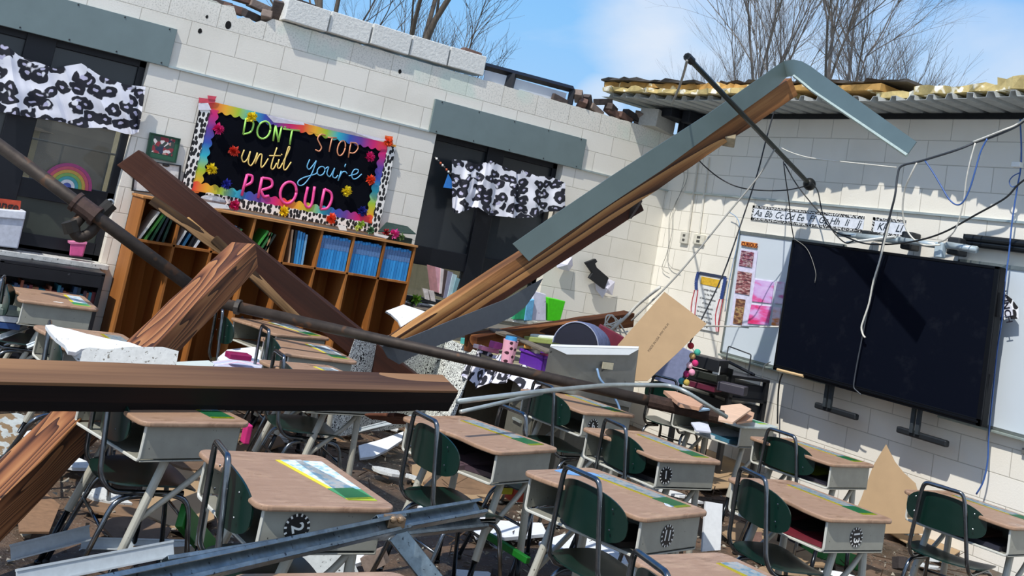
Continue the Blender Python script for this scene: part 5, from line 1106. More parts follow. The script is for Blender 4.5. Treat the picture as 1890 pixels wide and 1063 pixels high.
# ------------------------------------------------------------------ wires
wcol = {'w': M('#d5d3c8', .5), 'k': M('#1c1e20', .5), 'b': M('#3c5f9e', .45), 'g': M('#8d8c85', .5), 'd': M('#3f444a', .5), 'l': M('#7fa0c4', .5)}
def wire(pts, c, r, lab, cat='cable'):
    P = [at(u, v, **{('x' if a < 90 else 'y'): (a if a < 90 else a-100)}) for u, v, a in pts]
    mb = MB(); mb.tube(smooth_curve(P, 5) if len(P) > 2 else P, r, 6); tag(mb.build('cable', wcol[c], smooth=True), lab, cat)
wire([(1440, 272, -.75), (1462, 282, -.72), (1500, 292, -.7), (1580, 301, -.6), (1655, 309, -.5)], 'w', .005, 'thin white cable running from the steel bar toward the knot of wires')
wire([(1900, 215, -.4), (1878, 232, -.4), (1855, 243, -.45), (1825, 255, -.45), (1800, 263, -.45), (1765, 277, -.5), (1700, 297, -.5), (1665, 306, -.5), (1657, 322, -.5), (1652, 360, -.5), (1644, 392, -.45), (1634, 430, -.4), (1625, 470, -.36)], 'd', .009, 'thick grey cable bundle sagging from the upper right corner')
wire([(1900, 212, -.42), (1876, 230, -.42), (1852, 240, -.47), (1822, 252, -.47), (1796, 262, -.47)], 'w', .007, 'white strand twisted round the grey bundle')
wire([(1707, 296, -.5), (1722, 318, -.5), (1738, 345, -.5), (1752, 368, -.5), (1766, 378, -.5), (1778, 372, -.5), (1790, 348, -.5), (1800, 315, -.5), (1810, 280, -.48), (1822, 256, -.47)], 'b', .006, 'blue-grey cable hanging in a deep loop beside the bundle')
wire([(1693, 299, -.5), (1680, 325, -.5), (1670, 350, -.45), (1666, 385, -.4), (1670, 415, -.35), (1683, 438, -.33), (1705, 452, -.32), (1735, 452, -.3)], 'w', .007, 'white cable curving down to the rail above the display')
wire([(1800, 264, -.47), (1790, 300, -.47), (1783, 335, -.45), (1778, 375, -.42), (1765, 420, -.38), (1748, 440, -.34), (1732, 448, -.3)], 'w', .006, 'white cable passing the bottom of the blue loop')
wire([(1900, 325, -.35), (1878, 342, -.35), (1860, 362, -.35), (1835, 378, -.35), (1800, 397, -.35), (1750, 425, -.35), (1710, 440, -.34), (1670, 448, -.34), (1630, 451, -.34), (1590, 448, -.34), (1545, 430, -.36)], 'k', .007, 'black cable sweeping across above the display from the right edge')
wire([(1883, 220, -.12), (1885, 270, -.12), (1884, 310, -.12), (1877, 350, -.12), (1868, 410, -.12), (1862, 470, -.12), (1855, 520, -.14), (1849, 590, -.14), (1840, 650, -.14), (1832, 730, -.14), (1825, 800, -.12), (1823, 850, -.1), (1815, 888, -.1), (1802, 912, -.1)], 'b', .0065, 'long blue cable dropping down the wall right of the display')
wire([(1884, 318, -.13), (1870, 325, -.13), (1863, 335, -.13), (1868, 345, -.13), (1880, 341, -.13)], 'b', .004, 'small blue cable loop on the long blue cable')
mb = MB(); c = at(1876, 304, x=-.14); mb.box(c.x-.02, c.x+.02, c.y-.04, c.y+.03, c.z-.02, c.z+.02); tag(mb.build('cable_plug', whitem, bevel=.004), 'white plug hanging beside the long blue cable', 'plug')
wire([(1644, 402, -.42), (1634, 440, -.40), (1624, 480, -.38), (1612, 520, -.36), (1604, 560, -.34), (1594, 590, -.34), (1590, 605, -.34), (1593, 618, -.34), (1597, 623, -.34)], 'w', .008, 'white cable hanging down over the display screen')
wire([(1628, 468, -.36), (1618, 510, -.34), (1604, 560, -.33), (1592, 620, -.33), (1583, 665, -.33), (1577, 700, -.33), (1576, 715, -.33), (1582, 722, -.33), (1590, 729, -.32)], 'd', .0055, 'dark blue wire continuing down the display screen')
wire([(1446, 298, -.62), (1450, 330, -.6), (1456, 370, -.5), (1460, 410, -.4), (1465, 440, -.34)], 'k', .005, 'black wire hanging from the steel bar to the display corner')
wire([(1448, 302, -.62), (1470, 340, -.55), (1500, 378, -.5), (1525, 405, -.45), (1540, 430, -.4), (1560, 448, -.36), (1575, 445, -.35)], 'k', .006, 'black wire running from the steel bar to the tubes above the display')
wire([(1500, 338, -.2), (1510, 355, -.25), (1516, 385, -.3), (1524, 410, -.35), (1545, 430, -.36), (1570, 435, -.34)], 'k', .006, 'black wire dropping from the steel bar foot')
wire([(1283, 288, -1.2), (1302, 308, -1.1), (1330, 330, -.9), (1362, 345, -.8), (1400, 351, -.6), (1450, 351, -.4), (1494, 342, -.2)], 'k', .006, 'black cable sagging from the raised timber to the steel bar foot')
wire([(1430, 275, -.9), (1400, 325, -1.0), (1345, 392, -1.3), (1250, 508, -1.7), (1165, 592, -2.0)], 'g', .007, 'grey rope stretched from the steel bar down to the white wires')
wire([(1433, 192, -.55), (1416, 250, -.8), (1398, 320, -.9), (1372, 400, -1.0), (1335, 505, -1.3), (1292, 595, -1.65), (1274, 632, -1.75)], 'k', .006, 'black line dropping from the roof deck to the pom-pom garland')
wire([(1347, 392, -.06), (1360, 402, -.05), (1365, 420, -.05), (1360, 455, -.05), (1352, 490, -.05), (1344, 530, -.05), (1338, 575, -.05)], 'l', .004, 'thin blue-grey wire down the wall past the pledge poster')
wire([(1270, 295, -.03), (1268, 330, -.03), (1257, 355, -.03), (1243, 385, -.03), (1240, 430, -.03), (1230, 470, -.03), (1222, 492, -.03), (1226, 500, -.03), (1235, 505, -.03)], 'g', .003, 'loose thin grey wire down the room corner')
wire([(1260, 300, -.03), (1262, 335, -.03), (1248, 375, -.03), (1236, 400, -.03), (1234, 450, -.03), (1232, 480, -.03), (1240, 494, -.03), (1255, 500, -.03)], 'g', .003, 'second thin grey wire in the room corner, curling right')
wire([(1268, 112, -2.45), (1262, 135, -2.2), (1252, 165, -1.6), (1240, 192, -.9)], 'g', .010, 'grey wire strap from the steel bar tip to the roof corner')
wire([(1302, 602, -.35), (1437, 603, -.33)], 'w', .008, 'straight white stick across the lower left whiteboard', 'stick')
wire([(1422, 668, -.12), (1410, 676, -.1), (1406, 700, -.06), (1402, 730, -.04), (1398, 770, -.04)], 'w', .005, 'white cord hanging below the left whiteboard tray')
wire([(1444, 690, -.2), (1439, 705, -.15), (1436, 735, -.1), (1435, 782, -.1)], 'k', .007, 'black cord hanging under the display left corner')
wire([(1465, 440, -.3), (1490, 460, -.31), (1505, 500, -.31), (1504, 522, -.31)], 'g', .0025, 'hair-thin wire on the display screen top left')
wire([(1102, 680, 100-2.95), (1108, 700, 100-2.98), (1125, 720, 100-3.0), (1140, 745, 100-3.02), (1147, 768, 100-3.05)], 'l', .008, 'blue-grey cord dangling from the plate on the light fixture')

# ================================================================== TEACHER DESK AND ITS CLUTTER
dA = at(834, 628, z=.76); dB = at(1003, 702, z=.76); ed = (dB-dA); L_ = ed.length; ang = math.atan2(ed.y, ed.x)+PI/2     # local -y runs along the near face
e = empty('teacher_desk', (dA.x, dA.y, 0), ang, 'grey steel teacher desk under heaps of clutter', 'desk'); dk = M('#6b6a60', .5, .2, var=.1)
mb = MB(); mb.box(-.02, .75, -L_, .02, .735, .76); mb.build('desktop', M('#a8a184', .5), e, bevel=.004)
mb = MB(); mb.box(.0, .72, -.42, -.0, .02, .735); mb.build('pedestal', dk, e, bevel=.004); mb = MB(); mb.box(.0, .72, -L_+.02, -L_+.42, .02, .735); mb.build('pedestal', dk, e, bevel=.004)
mb = MB(); mb.box(.45, .47, -L_+.42, -.42, .15, .735); mb.build('modesty_panel', M('#3c3a34', .5, .2), e)
for k, (a, b_) in enumerate(((.06, .28), (.30, .50), (.52, .72))):
    for y0, y1 in ((-.40, -.02), (-L_+.04, -L_+.40)):
        mb = MB(); mb.box(-.012, .0, y0, y1, a, b_); dr = mb.build('drawer', dk, e, bevel=.003); mb = MB(); mb.box(-.03, -.012, (y0+y1)/2-.06, (y0+y1)/2+.06, b_-.06, b_-.045); mb.build('handle', galv, dr)
dT = lambda x, y, z=.76: Vector((dA.x+x*math.cos(ang)-y*math.sin(ang), dA.y+x*math.sin(ang)+y*math.cos(ang), z))
# patterned cloth over the desk front and round the corner
sq = squiggle(34); rows = []; P_ = [at(650, 655, y=-1.75), at(700, 668, y=-1.62), at(745, 650, y=-1.5), at(790, 640, y=-1.38), at(822, 628, y=-1.25)]
top = smooth_curve([Vector((p.x, p.y, .775)) for p in P_]+[dT(-.05, -.0), dT(-.06, -.3), dT(-.05, -.60)], 6)
for j in range(11):
    f = j/10; row = []
    for i, p in enumerate(top):
        s = math.sin(i*.55)*.03*f+math.sin(i*.21+1)*.04*f; q = p+Vector((-.25*f*.5-s*.5, -s-.04*f, 0)); q.z = .775-.70*f+(.10*f if i > len(top)-6 else 0); row.append(q)
    rows.append(row)
mb = MB(); mb.grid(rows); tag(mb.build('patterned_cloth', sq, smooth=True, solid=.003), 'black and white squiggle cloth draped over the teacher desk end', 'tablecloth')
# leopard cloth scrap on the desk edge
rows = []; top = smooth_curve([dT(-.02, -.50, .80), dT(.02, -.75, .80), dT(.0, -1.05, .795), dT(-.02, -1.35, .79), dT(.0, -1.60, .785)], 8)
for j in range(9):
    f = j/8; rows.append([p+Vector((-.09*f-.03*math.sin(i*.9)*f, -.02*math.sin(i*.9+1)*f, .02*math.sin(i*.6)-.26*f*(.7+.3*math.sin(i*.18+.5)))) for i, p in enumerate(top)])
mb = MB(); mb.grid(rows); tag(mb.build('leopard_cloth', leopard(9, '#e6e6f4', '#c9c9e6', ax=1), smooth=True, solid=.002), 'crumpled leopard cloth hanging off the teacher desk edge below the purple bin', 'cloth')
def gbox(name, u, v, y, sx, sy, sz, m, lab, cat, rz=0, ry=0, bevel=.006, rx=0):
    c = at(u, v, y=y); mb = MB(); mb.box(-sx/2, sx/2, -sy/2, sy/2, -sz/2, sz/2, Matrix.Translation(c) @ Matrix.Rotation(rz, 4, 'Z') @ Matrix.Rotation(ry, 4, 'Y') @ Matrix.Rotation(rx, 4, 'X'))
    return tag(mb.build(name, m, bevel=bevel), lab, cat)
# purple bin with open top
c = at(1013, 674, y=-2.25); e = empty('purple_bin', tuple(c), ang+.15, 'purple plastic bin on the teacher desk beside the upturned light fixture', 'bin')
mb = MB(); pm = M('#5b2a9c', .4, var=.08)
for s in ((-.17, -.16, -.14, .14), (.16, .17, -.14, .14), (-.17, .17, -.14, -.13), (-.17, .17, .13, .14)): mb.box(*s, -.07, .07)
mb.box(-.17, .17, -.14, .14, -.07, -.062); mb.build('body', pm, e, bevel=.003)
mb = MB(); mb.box(-.18, .18, -.15, -.135, .06, .08); mb.box(-.18, .18, .135, .15, .06, .08); mb.box(-.18, -.165, -.15, .15, .06, .08); mb.box(.165, .18, -.15, .15, .06, .08); mb.build('rim', M('#6d35ad', .4), e, bevel=.003)
# dotted tumbler
c = at(940, 646, y=-2.3); e = empty('dotted_tumbler', (c.x, c.y, c.z-.09), 0, 'pink tumbler with dark dots on the teacher desk', 'tumbler')
mb = MB(); mb.tube([(0, 0, 0), (0, 0, .16)], [.045, .055], 16); mb.build('body', dabs(22, .22, a='#e9a9bb', k=(.05, .01, .02), stretch=(1, 1, 1)), e)
mb = MB(); mb.tube([(0, 0, .16), (0, 0, .185)], [.045, .04], 16); mb.build('lid', M('#3f8fc4', .4), e)
for k, (u, v, y, s, col, lab) in enumerate([(902, 645, -1.95, (.16, .05, .03), '#e48fb0', 'pink pencil case lying on the teacher desk end'), (915, 637, -2.0, (.10, .05, .05), '#b04a94', 'magenta box in the clutter under the short timber'), (884, 640, -1.9, (.14, .04, .03), '#f0d9dc', 'pale pink strip case on the desk end'),
     (975, 640, -2.1, (.25, .05, .03), '#e0a04a', 'orange ruler box over the purple bin'), (985, 648, -2.2, (.26, .04, .03), '#efe6dc', 'cream paper roll over the purple bin'), (1000, 655, -2.3, (.2, .05, .03), '#e35d9a', 'pink folder edge in the purple bin'),
     (860, 630, -1.4, (.07, .06, .05), '#4aa3a0', 'small teal pot at the corner of the teacher desk'), (1000, 628, -1.7, (.25, .15, .04), '#8f9c5a', 'olive workbook behind the purple bin'), (1005, 622, -1.65, (.22, .12, .03), '#dfe6dc', 'white notebook on the olive workbook')]):
    gbox('desk_item', u, v, y, *s, M(col, .5, var=.1), lab, 'stationery', rz=.3*k, ry=.1)
# upturned light fixture
e = empty('light_fixture', tuple(at(1090, 690, y=-2.95)), 0, 'upturned grey metal light fixture with a white inner tray', 'light fixture'); q0 = Vector(e.location)
fy = -2.95; F = [at(u, v, y=yy)-q0 for u, v, yy in ((1015, 641, fy), (1178, 645, fy), (1163, 752, fy+.05), (1000, 715, fy+.05))]
Bk = [at(u, v, y=yy)-q0 for u, v, yy in ((1017, 637, fy+.22), (1179, 641, fy+.22), (1166, 745, fy+.2), (1004, 705, fy+.2))]
mb = MB(); fxm = M('#8b8c86', .5, .35, var=.1, sc_=9, spots=('#4e4e4a', 16, .70)); mb.add(F+Bk, [(0, 1, 2, 3), (1, 5, 6, 2), (3, 2, 6, 7), (0, 3, 7, 4), (4, 7, 6, 5)]); mb.build('casing', fxm, e, solid=.004)
up = Vector((0, 0, .006)); I = [at(u, v, y=yy)-q0 for u, v, yy in ((1016, 637, fy+.20), (1178, 641, fy+.20), (1160, 655, fy-.01), (1046, 654, fy-.01))]
mb = MB(); mb.sheet([F[0]+Vector((0, -.004, .004)), F[1]+Vector((0, -.004, .004)), I[2], I[3]], Vector((0, -1, 0)), .003); mb.add([F[0]+up, F[1]+up, Bk[1]+up, Bk[0]+up], [(0, 1, 2, 3)]); mb.build('reflector', M('#e9eeee', .5, var=.02), e)['label'] = 'white painted inner tray'
mb = MB(); c = at(1121, 675, y=fy-.006)-q0; mb.box(c.x-.045, c.x+.045, -.008+c.y, c.y, c.z-.022, c.z+.022); mb.build('cover_plate', M('#b8b096', .5), e)
# cardboard sheets
cb = M('#a58a68', .85, var=.07, sc_=5, spots=('#c9b08e', 4, .72)); Nc = Vector((-.55, -.8, .45)); P0c = at(1180, 700, y=-2.6)
e = empty('cardboard_sheet', tuple(P0c), 0, 'large flat cardboard sheet leaning behind the upturned light fixture', 'cardboard'); 
mb = MB(); mb.sheet([onp(u, v, P0c, Nc)-P0c for u, v in ((1226, 539), (1262, 566), (1304, 598), (1250, 652), (1195, 703), (1172, 703), (1120, 692), (1140, 637))], Nc, .006); mb.build('board', cb, e)
a0 = onp(1198, 647, P0c, Nc)-P0c; a1 = onp(1232, 600, P0c, Nc)-P0c
text_obj('stamped_text', 'MADE IN USA  MW TW-M', .024, M('#5c4c3a', .8), e, frame_m((a0+a1)/2+Nc.normalized()*.007, a1-a0, (a1-a0).cross(Nc)*-1), .0003)
P0d = at(1600, 960, z=0.02); P0d = at(1640, 900, x=-.34); Nd = Vector((-1, -.25, .35))
mb = MB(); mb.sheet([onp(u, v, P0d, Nd) for u, v in ((1560, 985), (1590, 920), (1612, 860), (1636, 820), (1645, 838), (1652, 852), (1668, 872), (1690, 892), (1700, 930), (1705, 985))], Nd, .006)
tag(mb.build('cardboard_sheet', cb), 'torn pointed cardboard piece leaning on the wall under the display', 'cardboard')
# navy cushion with denim cover
c0 = at(1062, 640, y=-2.35); mb = MB(); n = 16; prof = [(.165*math.cos(PI*k/n), .175*math.sin(PI*k/n)) for k in range(n+1)]
axd = Vector((.75, .35, 0)).normalized(); lat = Vector((.8, -.6, 0)).normalized()
e = empty('denim_backpack', tuple(c0), 0, 'dark rounded backpack with a denim blue side on the teacher desk', 'backpack')
rows = [[lat*x*s+Vector((0, 0, z*s))+axd*d for x, z in prof] for s, d in ((1, 0), (1.04, .02), (1.0, .16), (.85, .26))]
mb.grid(rows); mb.build('side_panel', M('#5b6688', .8, var=.25, sc_=30, bump=.4), e, smooth=True, solid=.006)
mb = MB(); mb.add([r_ for r_ in rows[0]], [tuple(range(n+1))]); mb.add([r_ for r_ in rows[3]], [tuple(range(n+1))]); mb.build('front_panel', M('#15182a', .7), e)
mb = MB(); mb.tube([p*1.02-axd*.004 for p in rows[0]], .004, 5); mb.build('piping', M('#a3a9bd', .7), e)
gbox('maroon_pouch', 1122, 625, -2.2, .2, .12, .14, M('#6e1f34', .6, var=.2, sc_=14, spots=('#e0c9cc', 14, .68)), 'maroon patterned pouch between the backpack and the cardboard', 'pouch', rz=-.6, ry=.3)
# tangle of white wires
rr = random.Random(12)
for k in range(7):
    pts = [(1120+rr.uniform(-6, 40), 600+rr.uniform(-15, 25), 100-1.9) for _ in range(4)]; pts.sort(); pts[1] = (pts[1][0], pts[1][1]-18, 100-1.9)
    wire(pts, 'w', .006, 'loose white wire in the tangle at the end of the short timber')
for o in [o for o in C.objects if o.get('label') == 'loose white wire in the tangle at the end of the short timber']: o['group'] = 'white wire tangle'
wire([(1218, 530, -1.9), (1180, 560, -1.9), (1150, 590, -1.95), (1115, 620, -2.0)], 'w', .012, 'thicker white cord running down to the white wire tangle')
# black drawer cart with binders and garland
cA = at(1262, 760, x=-.85); e = empty('drawer_cart', (-.30, -1.55, 0), -.05, 'black plastic drawer cart heaped with trays near the left whiteboard', 'cart'); bp_ = M('#14161a', .4, var=.2, sc_=9)
for x in (-.42, -.02):
    for y in (-.55, .10): mb = MB(); mb.box(x-.02, x+.02, y-.02, y+.02, 0, .86); mb.build('post', bp_, e)
for z in (.32, .50, .68, .86): mb = MB(); mb.box(-.44, 0, -.57, .12, z-.012, z+.012); mb.box(-.44, -.43, -.57, .12, z, z+.06); mb.build('tray', bp_, e, bevel=.003)
for k, z in enumerate((.40, .58, .75)): mb = MB(); mb.box(-.43, -.03, -.54, .09, z-.06, z+.06); mb.build('drawer', M('#1d2025', .3), e, bevel=.006)
mb = MB(); mb.tube(fillet([(-.1, -.4, .86), (-.1, -.4, 1.05), (-.1, -.1, 1.07), (-.1, -.1, .87)], .02), .006, 5); mb.build('wire_handle', M('#5c5f60', .4, .6), e)
for k, (a, b_, lb) in enumerate((((1345, 668), (1392, 692), 'upper black bar jutting from the drawer cart'), ((1340, 680), (1380, 697), 'lower black bar jutting from the drawer cart'))):
    mb = MB(); mb.tube([at(*a, x=-.35), at(*b_, x=-.35)], .014, 4); tag(mb.build('black_bar', bp_), lb, 'bar')
gbox('open_binder', 1352, 717, -2.35, .22, .16, .07, M('#3a3740', .5), 'dark open binder on the drawer cart right side', 'binder', rz=-1.0)
gbox('maroon_folder', 1300, 712, -2.0, .25, .2, .05, M('#5a1830', .5), 'maroon folder stack in the drawer cart', 'folder', rz=-1.1)
gbox('black_box', 1300, 668, -1.95, .35, .22, .10, M('#1a1c20', .4), 'black box on top of the drawer cart', 'box', rz=-1.15)
gbox('black_box', 1295, 690, -1.98, .36, .22, .06, M('#23261f', .4), 'dark olive box under the black box', 'box', rz=-1.15)
gbox('white_card', 1322, 686, -2.12, .06, .02, .10, whitem, 'white card stuck on the drawer cart', 'card', rz=-1.1)
gbox('plastic_board', 1238, 672, -1.9, .26, .02, .34, M('#7f86a4', .4), 'blue-grey panel between the cardboard and the garland', 'panel', rz=-.7, ry=.25)
e = empty('pom_pom_garland', tuple(at(1275, 640, x=-1.75)), 0, 'garland of coloured felt balls hanging by the drawer cart', 'garland'); q0 = Vector(e.location)
for k, (u, v, col, nm) in enumerate([(1275, 638, '#b02a38', 'red'), (1287, 650, '#3fa58c', 'teal'), (1278, 657, '#c2a56a', 'gold'), (1283, 670, '#c42a6a', 'magenta'), (1273, 674, '#f0c9d4', 'pale pink'), (1277, 687, '#e79ab4', 'pink'), (1267, 690, '#b02a6a', 'plum'), (1258, 703, '#4aa9b4', 'turquoise'), (1267, 706, '#b9a04a', 'olive')]):
    mb = MB(); mb.ball(at(u, v, x=-1.75)-q0, .025, 8); mb.build('felt_ball', M(col, .9, var=.1, sc_=60, bump=.4), e, smooth=True)['label'] = nm+' felt ball'
mb = MB(); mb.tube([at(u, v, x=-1.74)-q0 for u, v in ((1273, 630), (1282, 652), (1279, 672), (1272, 690), (1262, 708))], .003, 4); mb.build('string', M('#d9d3c4', .8), e)
# open books and papers on the grey desk
def leafs(px, z0, lab, col='#dcc0a4', th=.012, name='open_book'):
    mb = MB(); P_ = [at(u, v, z=z0) for u, v in px]; mb.sheet(P_, Vector((.05, .0, 1)), th); tag(mb.build(name, M(col, .7, var=.08, sc_=18)), lab, 'book')
leafs([(1330, 752), (1366, 748), (1386, 758), (1352, 783), (1325, 778)], .80, 'wet tan open book on the bare grey desk', '#dcb99c'); leafs([(1348, 770), (1372, 757), (1392, 765), (1388, 779), (1360, 783)], .75, 'curled tan pages under the wet open book', '#c39c80')
leafs([(1224, 726), (1246, 728), (1300, 748), (1290, 758), (1255, 752)], .84, 'long tan paper packet beside the iron pipe end', '#c79a7c', .02, 'paper_packet'); leafs([(1268, 742), (1300, 745), (1315, 757), (1290, 760)], .83, 'pale blue booklet next to the long paper packet', '#9db9cc', .01, 'booklet')
leafs([(1275, 782), (1305, 780), (1312, 800), (1285, 797)], .62, 'white crumpled sheet with yellow corner inside the grey desk', '#d3d8e6', .01, 'paper')
gbox('mess_leopard_paper', 1265, 735, -2.9, .22, .14, .015, dabs(14, .38), 'black and white spotted paper under the bent conduit', 'paper', rz=.5, ry=.2)
C.objects[-1].name = 'spotted_paper'
mb = MB(); mb.tube([at(1290, 790, z=.5), at(1325, 822, z=.5)], .02, 8); 
# low counter under the second window with its clutter
e = empty('low_counter', (-2.95, -.45, 0), 0, 'low grey counter under the window right of the cubby shelf', 'counter')
mb = MB(); mb.box(0, 2.6, 0, .44, .80, .83); mb.build('worktop', M('#6e6a62', .6), e, bevel=.004); mb = MB(); mb.box(.03, 2.57, .03, .42, 0, .80); mb.build('cabinet_body', M('#7d7a70', .6), e)
cz = .83
def cobj(name, u, v, y, sx, sy, sz, m, lab, cat, rz=0): 
    c = at(u, v, y=y); mb = MB(); mb.box(-sx/2, sx/2, -sy/2, sy/2, 0, sz, Matrix.Translation((c.x, c.y, max(cz, c.z))) @ Matrix.Rotation(rz, 4, 'Z')); tag(mb.build(name, m, bevel=.004), lab, cat)
# bright green waste bin shape
def taper(name, px, y, m, lab, cat, d=.2):
    P_ = [at(u, v, y=y) for u, v in px]; mb = MB(); vs = P_+[p+Vector((0, d, 0)) for p in P_]; mb.add(vs, [(0, 1, 2, 3), (7, 6, 5, 4), (0, 4, 5, 1), (1, 5, 6, 2), (2, 6, 7, 3), (3, 7, 4, 0)]); tag(mb.build(name, m, bevel=.006), lab, cat)
taper('green_bin', [(1012, 549), (1044, 556), (1034, 593), (1010, 592)], -.40, M('#4fd81e', .4, var=.08), 'bright lime green bin standing on the low counter', 'bin', .18)
taper('white_carton', [(986, 537), (1008, 543), (1008, 592), (978, 592)], -.42, M('#dfe0f0', .5, var=.1, sc_=15, spots=('#8b4fa0', 18, .66)), 'white printed carton left of the lime green bin', 'carton', .15)
taper('blue_bottle_pack', [(973, 556), (987, 552), (982, 592), (968, 592)], -.45, M('#6fb3dc', .4, var=.2, sc_=20), 'pale blue pack left of the white carton', 'pack', .12)
taper('green_box', [(955, 562), (974, 560), (970, 590), (948, 590)], -.44, M('#2c9a68', .5, var=.25, sc_=16, spots=('#cdebd6', 14, .6)), 'green printed box left of the pale blue pack', 'box', .12)
e = empty('framed_card', tuple(at(960, 592, y=-.41)), 0, 'small white framed card in front of the green box', 'frame'); q0 = Vector(e.location)
P_ = [at(u, v, y=-.43)-q0 for u, v in ((952, 579), (975, 583), (972, 598), (948, 594))]; c = sum(P_, Vector())/4; mb = MB(); mb.sheet(P_, Vector((0, 1, 0)), .02); mb.build('frame', M('#dfe6e4', .5), e); mb = MB(); mb.sheet([c+(p-c)*.7+Vector((0, -.004, 0)) for p in P_], Vector((0, -1, 0)), .001); mb.build('card', M('#8d9c92', .5), e)
for k, (u0, v0, u1, v1, w_, col, lab) in enumerate([(808, 492, 812, 540, 10, '#d9a3ac', 'pink folder leftmost in the upright fan by the window'), (818, 495, 814, 542, 8, '#e7dcd9', 'cream folder second in the upright fan'), (824, 497, 818, 546, 7, '#4c3f3c', 'dark brown folder in the upright fan'), (832, 500, 822, 550, 9, '#8f8fa3', 'grey-violet folder in the upright fan'),
        (840, 505, 828, 552, 8, '#b9d0d4', 'pale aqua folder in the upright fan'), (846, 512, 834, 554, 7, '#7fa5ac', 'teal-grey folder rightmost in the upright fan')]):
    P_ = [at(u, v, y=-.22-.01*k) for u, v in ((u0-w_/2, v0), (u0+w_/2, v0+3), (u1+w_/3, v1), (u1-w_/3, v1))]; mb = MB(); mb.sheet(P_, Vector((0, 1, 0)), .16); tag(mb.build('folder', M(col, .5, var=.15, sc_=20)), lab, 'folder', 'upright folders on the low counter')
for k, (u, v, lab) in enumerate(((786, 546, 'small white photo tile left of the folder fan'), (797, 549, 'second small white photo tile by the folder fan'))):
    P_ = [at(u+a, v+b_, y=-.35) for a, b_ in ((-6, -14), (4, -12), (7, 8), (-1, 6))]; mb = MB(); mb.sheet(P_, Vector((0, 1, 0)), .02); tag(mb.build('photo_tile', M('#d9cfc9', .5, var=.3, sc_=22)), lab, 'photo')
mb = MB(); mb.tube([at(u, v, y=-.4) for u, v in ((776, 556), (800, 560), (826, 566), (850, 570))], .006, 5); mb.tube([at(u, v, y=-.4) for u, v in ((776, 564), (800, 568), (826, 574))], .006, 5); tag(mb.build('wire_rack', M('#1b1d20', .5, .4)), 'black wire rack before the folder fan', 'rack')
flower(768, 552, -.3, '#7fae3a', 'small bright green plant on the counter beside the cubby', .06, 9); flower(760, 556, -.28, '#3c5c32', 'dark green leaves beside the small bright plant', .05, 10)
mb = MB(); mb.sheet([at(u, v, z=.88) for u, v in ((748, 562), (790, 560), (828, 570), (800, 578), (770, 574))], Vector((0, 0, 1)), .02); tag(mb.build('flat_board', M('#6e675e', .6)), 'flat grey-brown lid above the white tile piece', 'lid')

# toppled chair frame at the left edge
e = empty('chair_frame', tuple(at(60, 790, z=.42)), 0, 'toppled chair frame tubes at the left edge behind the grained post', 'chair frame'); q0 = Vector(e.location)
for k, P_ in enumerate((((-20, 880, .15), (25, 822, .3), (62, 772, .45), (100, 764, .46), (128, 770, .40)), ((-5, 905, .12), (45, 835, .28), (84, 778, .42), (112, 775, .44)), ((104, 762, .46), (104, 790, .40), (96, 830, .25)))):
    mb = MB(); mb.tube(fillet([at(u, v, z=z)-q0 for u, v, z in P_], .08), .0115, 8); mb.build('tube', chrome, e, smooth=True)
# ================================================================== CEILING TILES AND RUBBLE
def tile_poly(px, P0, Nn, lab, m=tilem, th=.018, grp=None, name='ceiling_tile'):
    mb = MB(); mb.sheet([onp(u, v, P0, Nn) for u, v in px], Nn, -th if Nn.dot(CAM-P0) > 0 else th); return tag(mb.build(name, m), lab, 'ceiling tile', grp)
NZ = Vector((0, 0, 1))
P0t = at(200, 645, z=.82); N1 = Vector((-.15, -.42, 1)); 
tile_poly([(84, 600), (96, 599), (106, 603), (128, 607), (160, 616), (200, 625), (240, 632), (262, 640), (232, 650), (200, 645), (170, 642), (150, 644), (140, 650), (126, 648), (120, 637), (104, 625), (92, 612)], P0t, N1, 'upper white plane of the snapped ceiling tile on the buried desk')
P0u = at(200, 650, z=.81); N2 = Vector((-.25, -1, .30))
tile_poly([(148, 644), (165, 641), (200, 645), (235, 640), (300, 640), (330, 648), (322, 690), (200, 700), (158, 690), (152, 676), (140, 664), (132, 655)], P0u, N2, 'lower hanging face of the snapped ceiling tile with dark edge', tileb)
P0v = at(750, 600, y=-1.3); N3 = Vector((-.2, -.7, .8))
tile_poly([(712, 574), (745, 562), (770, 570), (800, 580), (775, 606), (752, 630), (744, 622), (742, 606), (735, 592), (722, 580)], P0v, N3, 'torn white ceiling tile piece at the right foot of the cubby shelf')
tile_poly([(320, 668), (385, 665), (396, 672), (380, 688), (320, 690)], at(350, 680, z=.55), NZ, 'pale green-white tile slab behind the level timber', M('#c9d3cc', .7, var=.06))
tile_poly([(402, 660), (420, 645), (470, 640), (495, 655), (492, 690), (420, 690)], at(450, 670, z=.50), Vector((0, -.3, 1)), 'white tile slab under the papers near the cubby')
tile_poly([(-10, 765), (30, 762), (60, 770), (40, 800), (10, 835), (-10, 850)], at(20, 800, z=.15), Vector((.2, -.5, 1)), 'mottled tile slab at the left edge under the level timber', M('#b9bfbc', .8, var=.2, sc_=30, spots=('#8a7355', 20, .52)))
tile_poly([(662, 822), (700, 812), (745, 796), (742, 812), (715, 830), (690, 842), (665, 845)], at(700, 825, z=.08), Vector((-.1, -.3, 1)), 'bright white tile strip on the floor right of the desk numbered 2')
tile_poly([(1303, 925), (1334, 930), (1330, 1015), (1296, 1018)], at(1315, 975, z=.25), Vector((-.3, -1, .3)), 'upright white tile edge behind the desk with the blue scrap', M('#dcdfe0', .8, var=.06))
tile_poly([(995, 1000), (1040, 985), (1100, 985), (1140, 1000), (1160, 1040), (1100, 1050), (1020, 1020)], at(1060, 1010, z=.04), NZ, 'white tile fragments under the desk with the blue scrap')
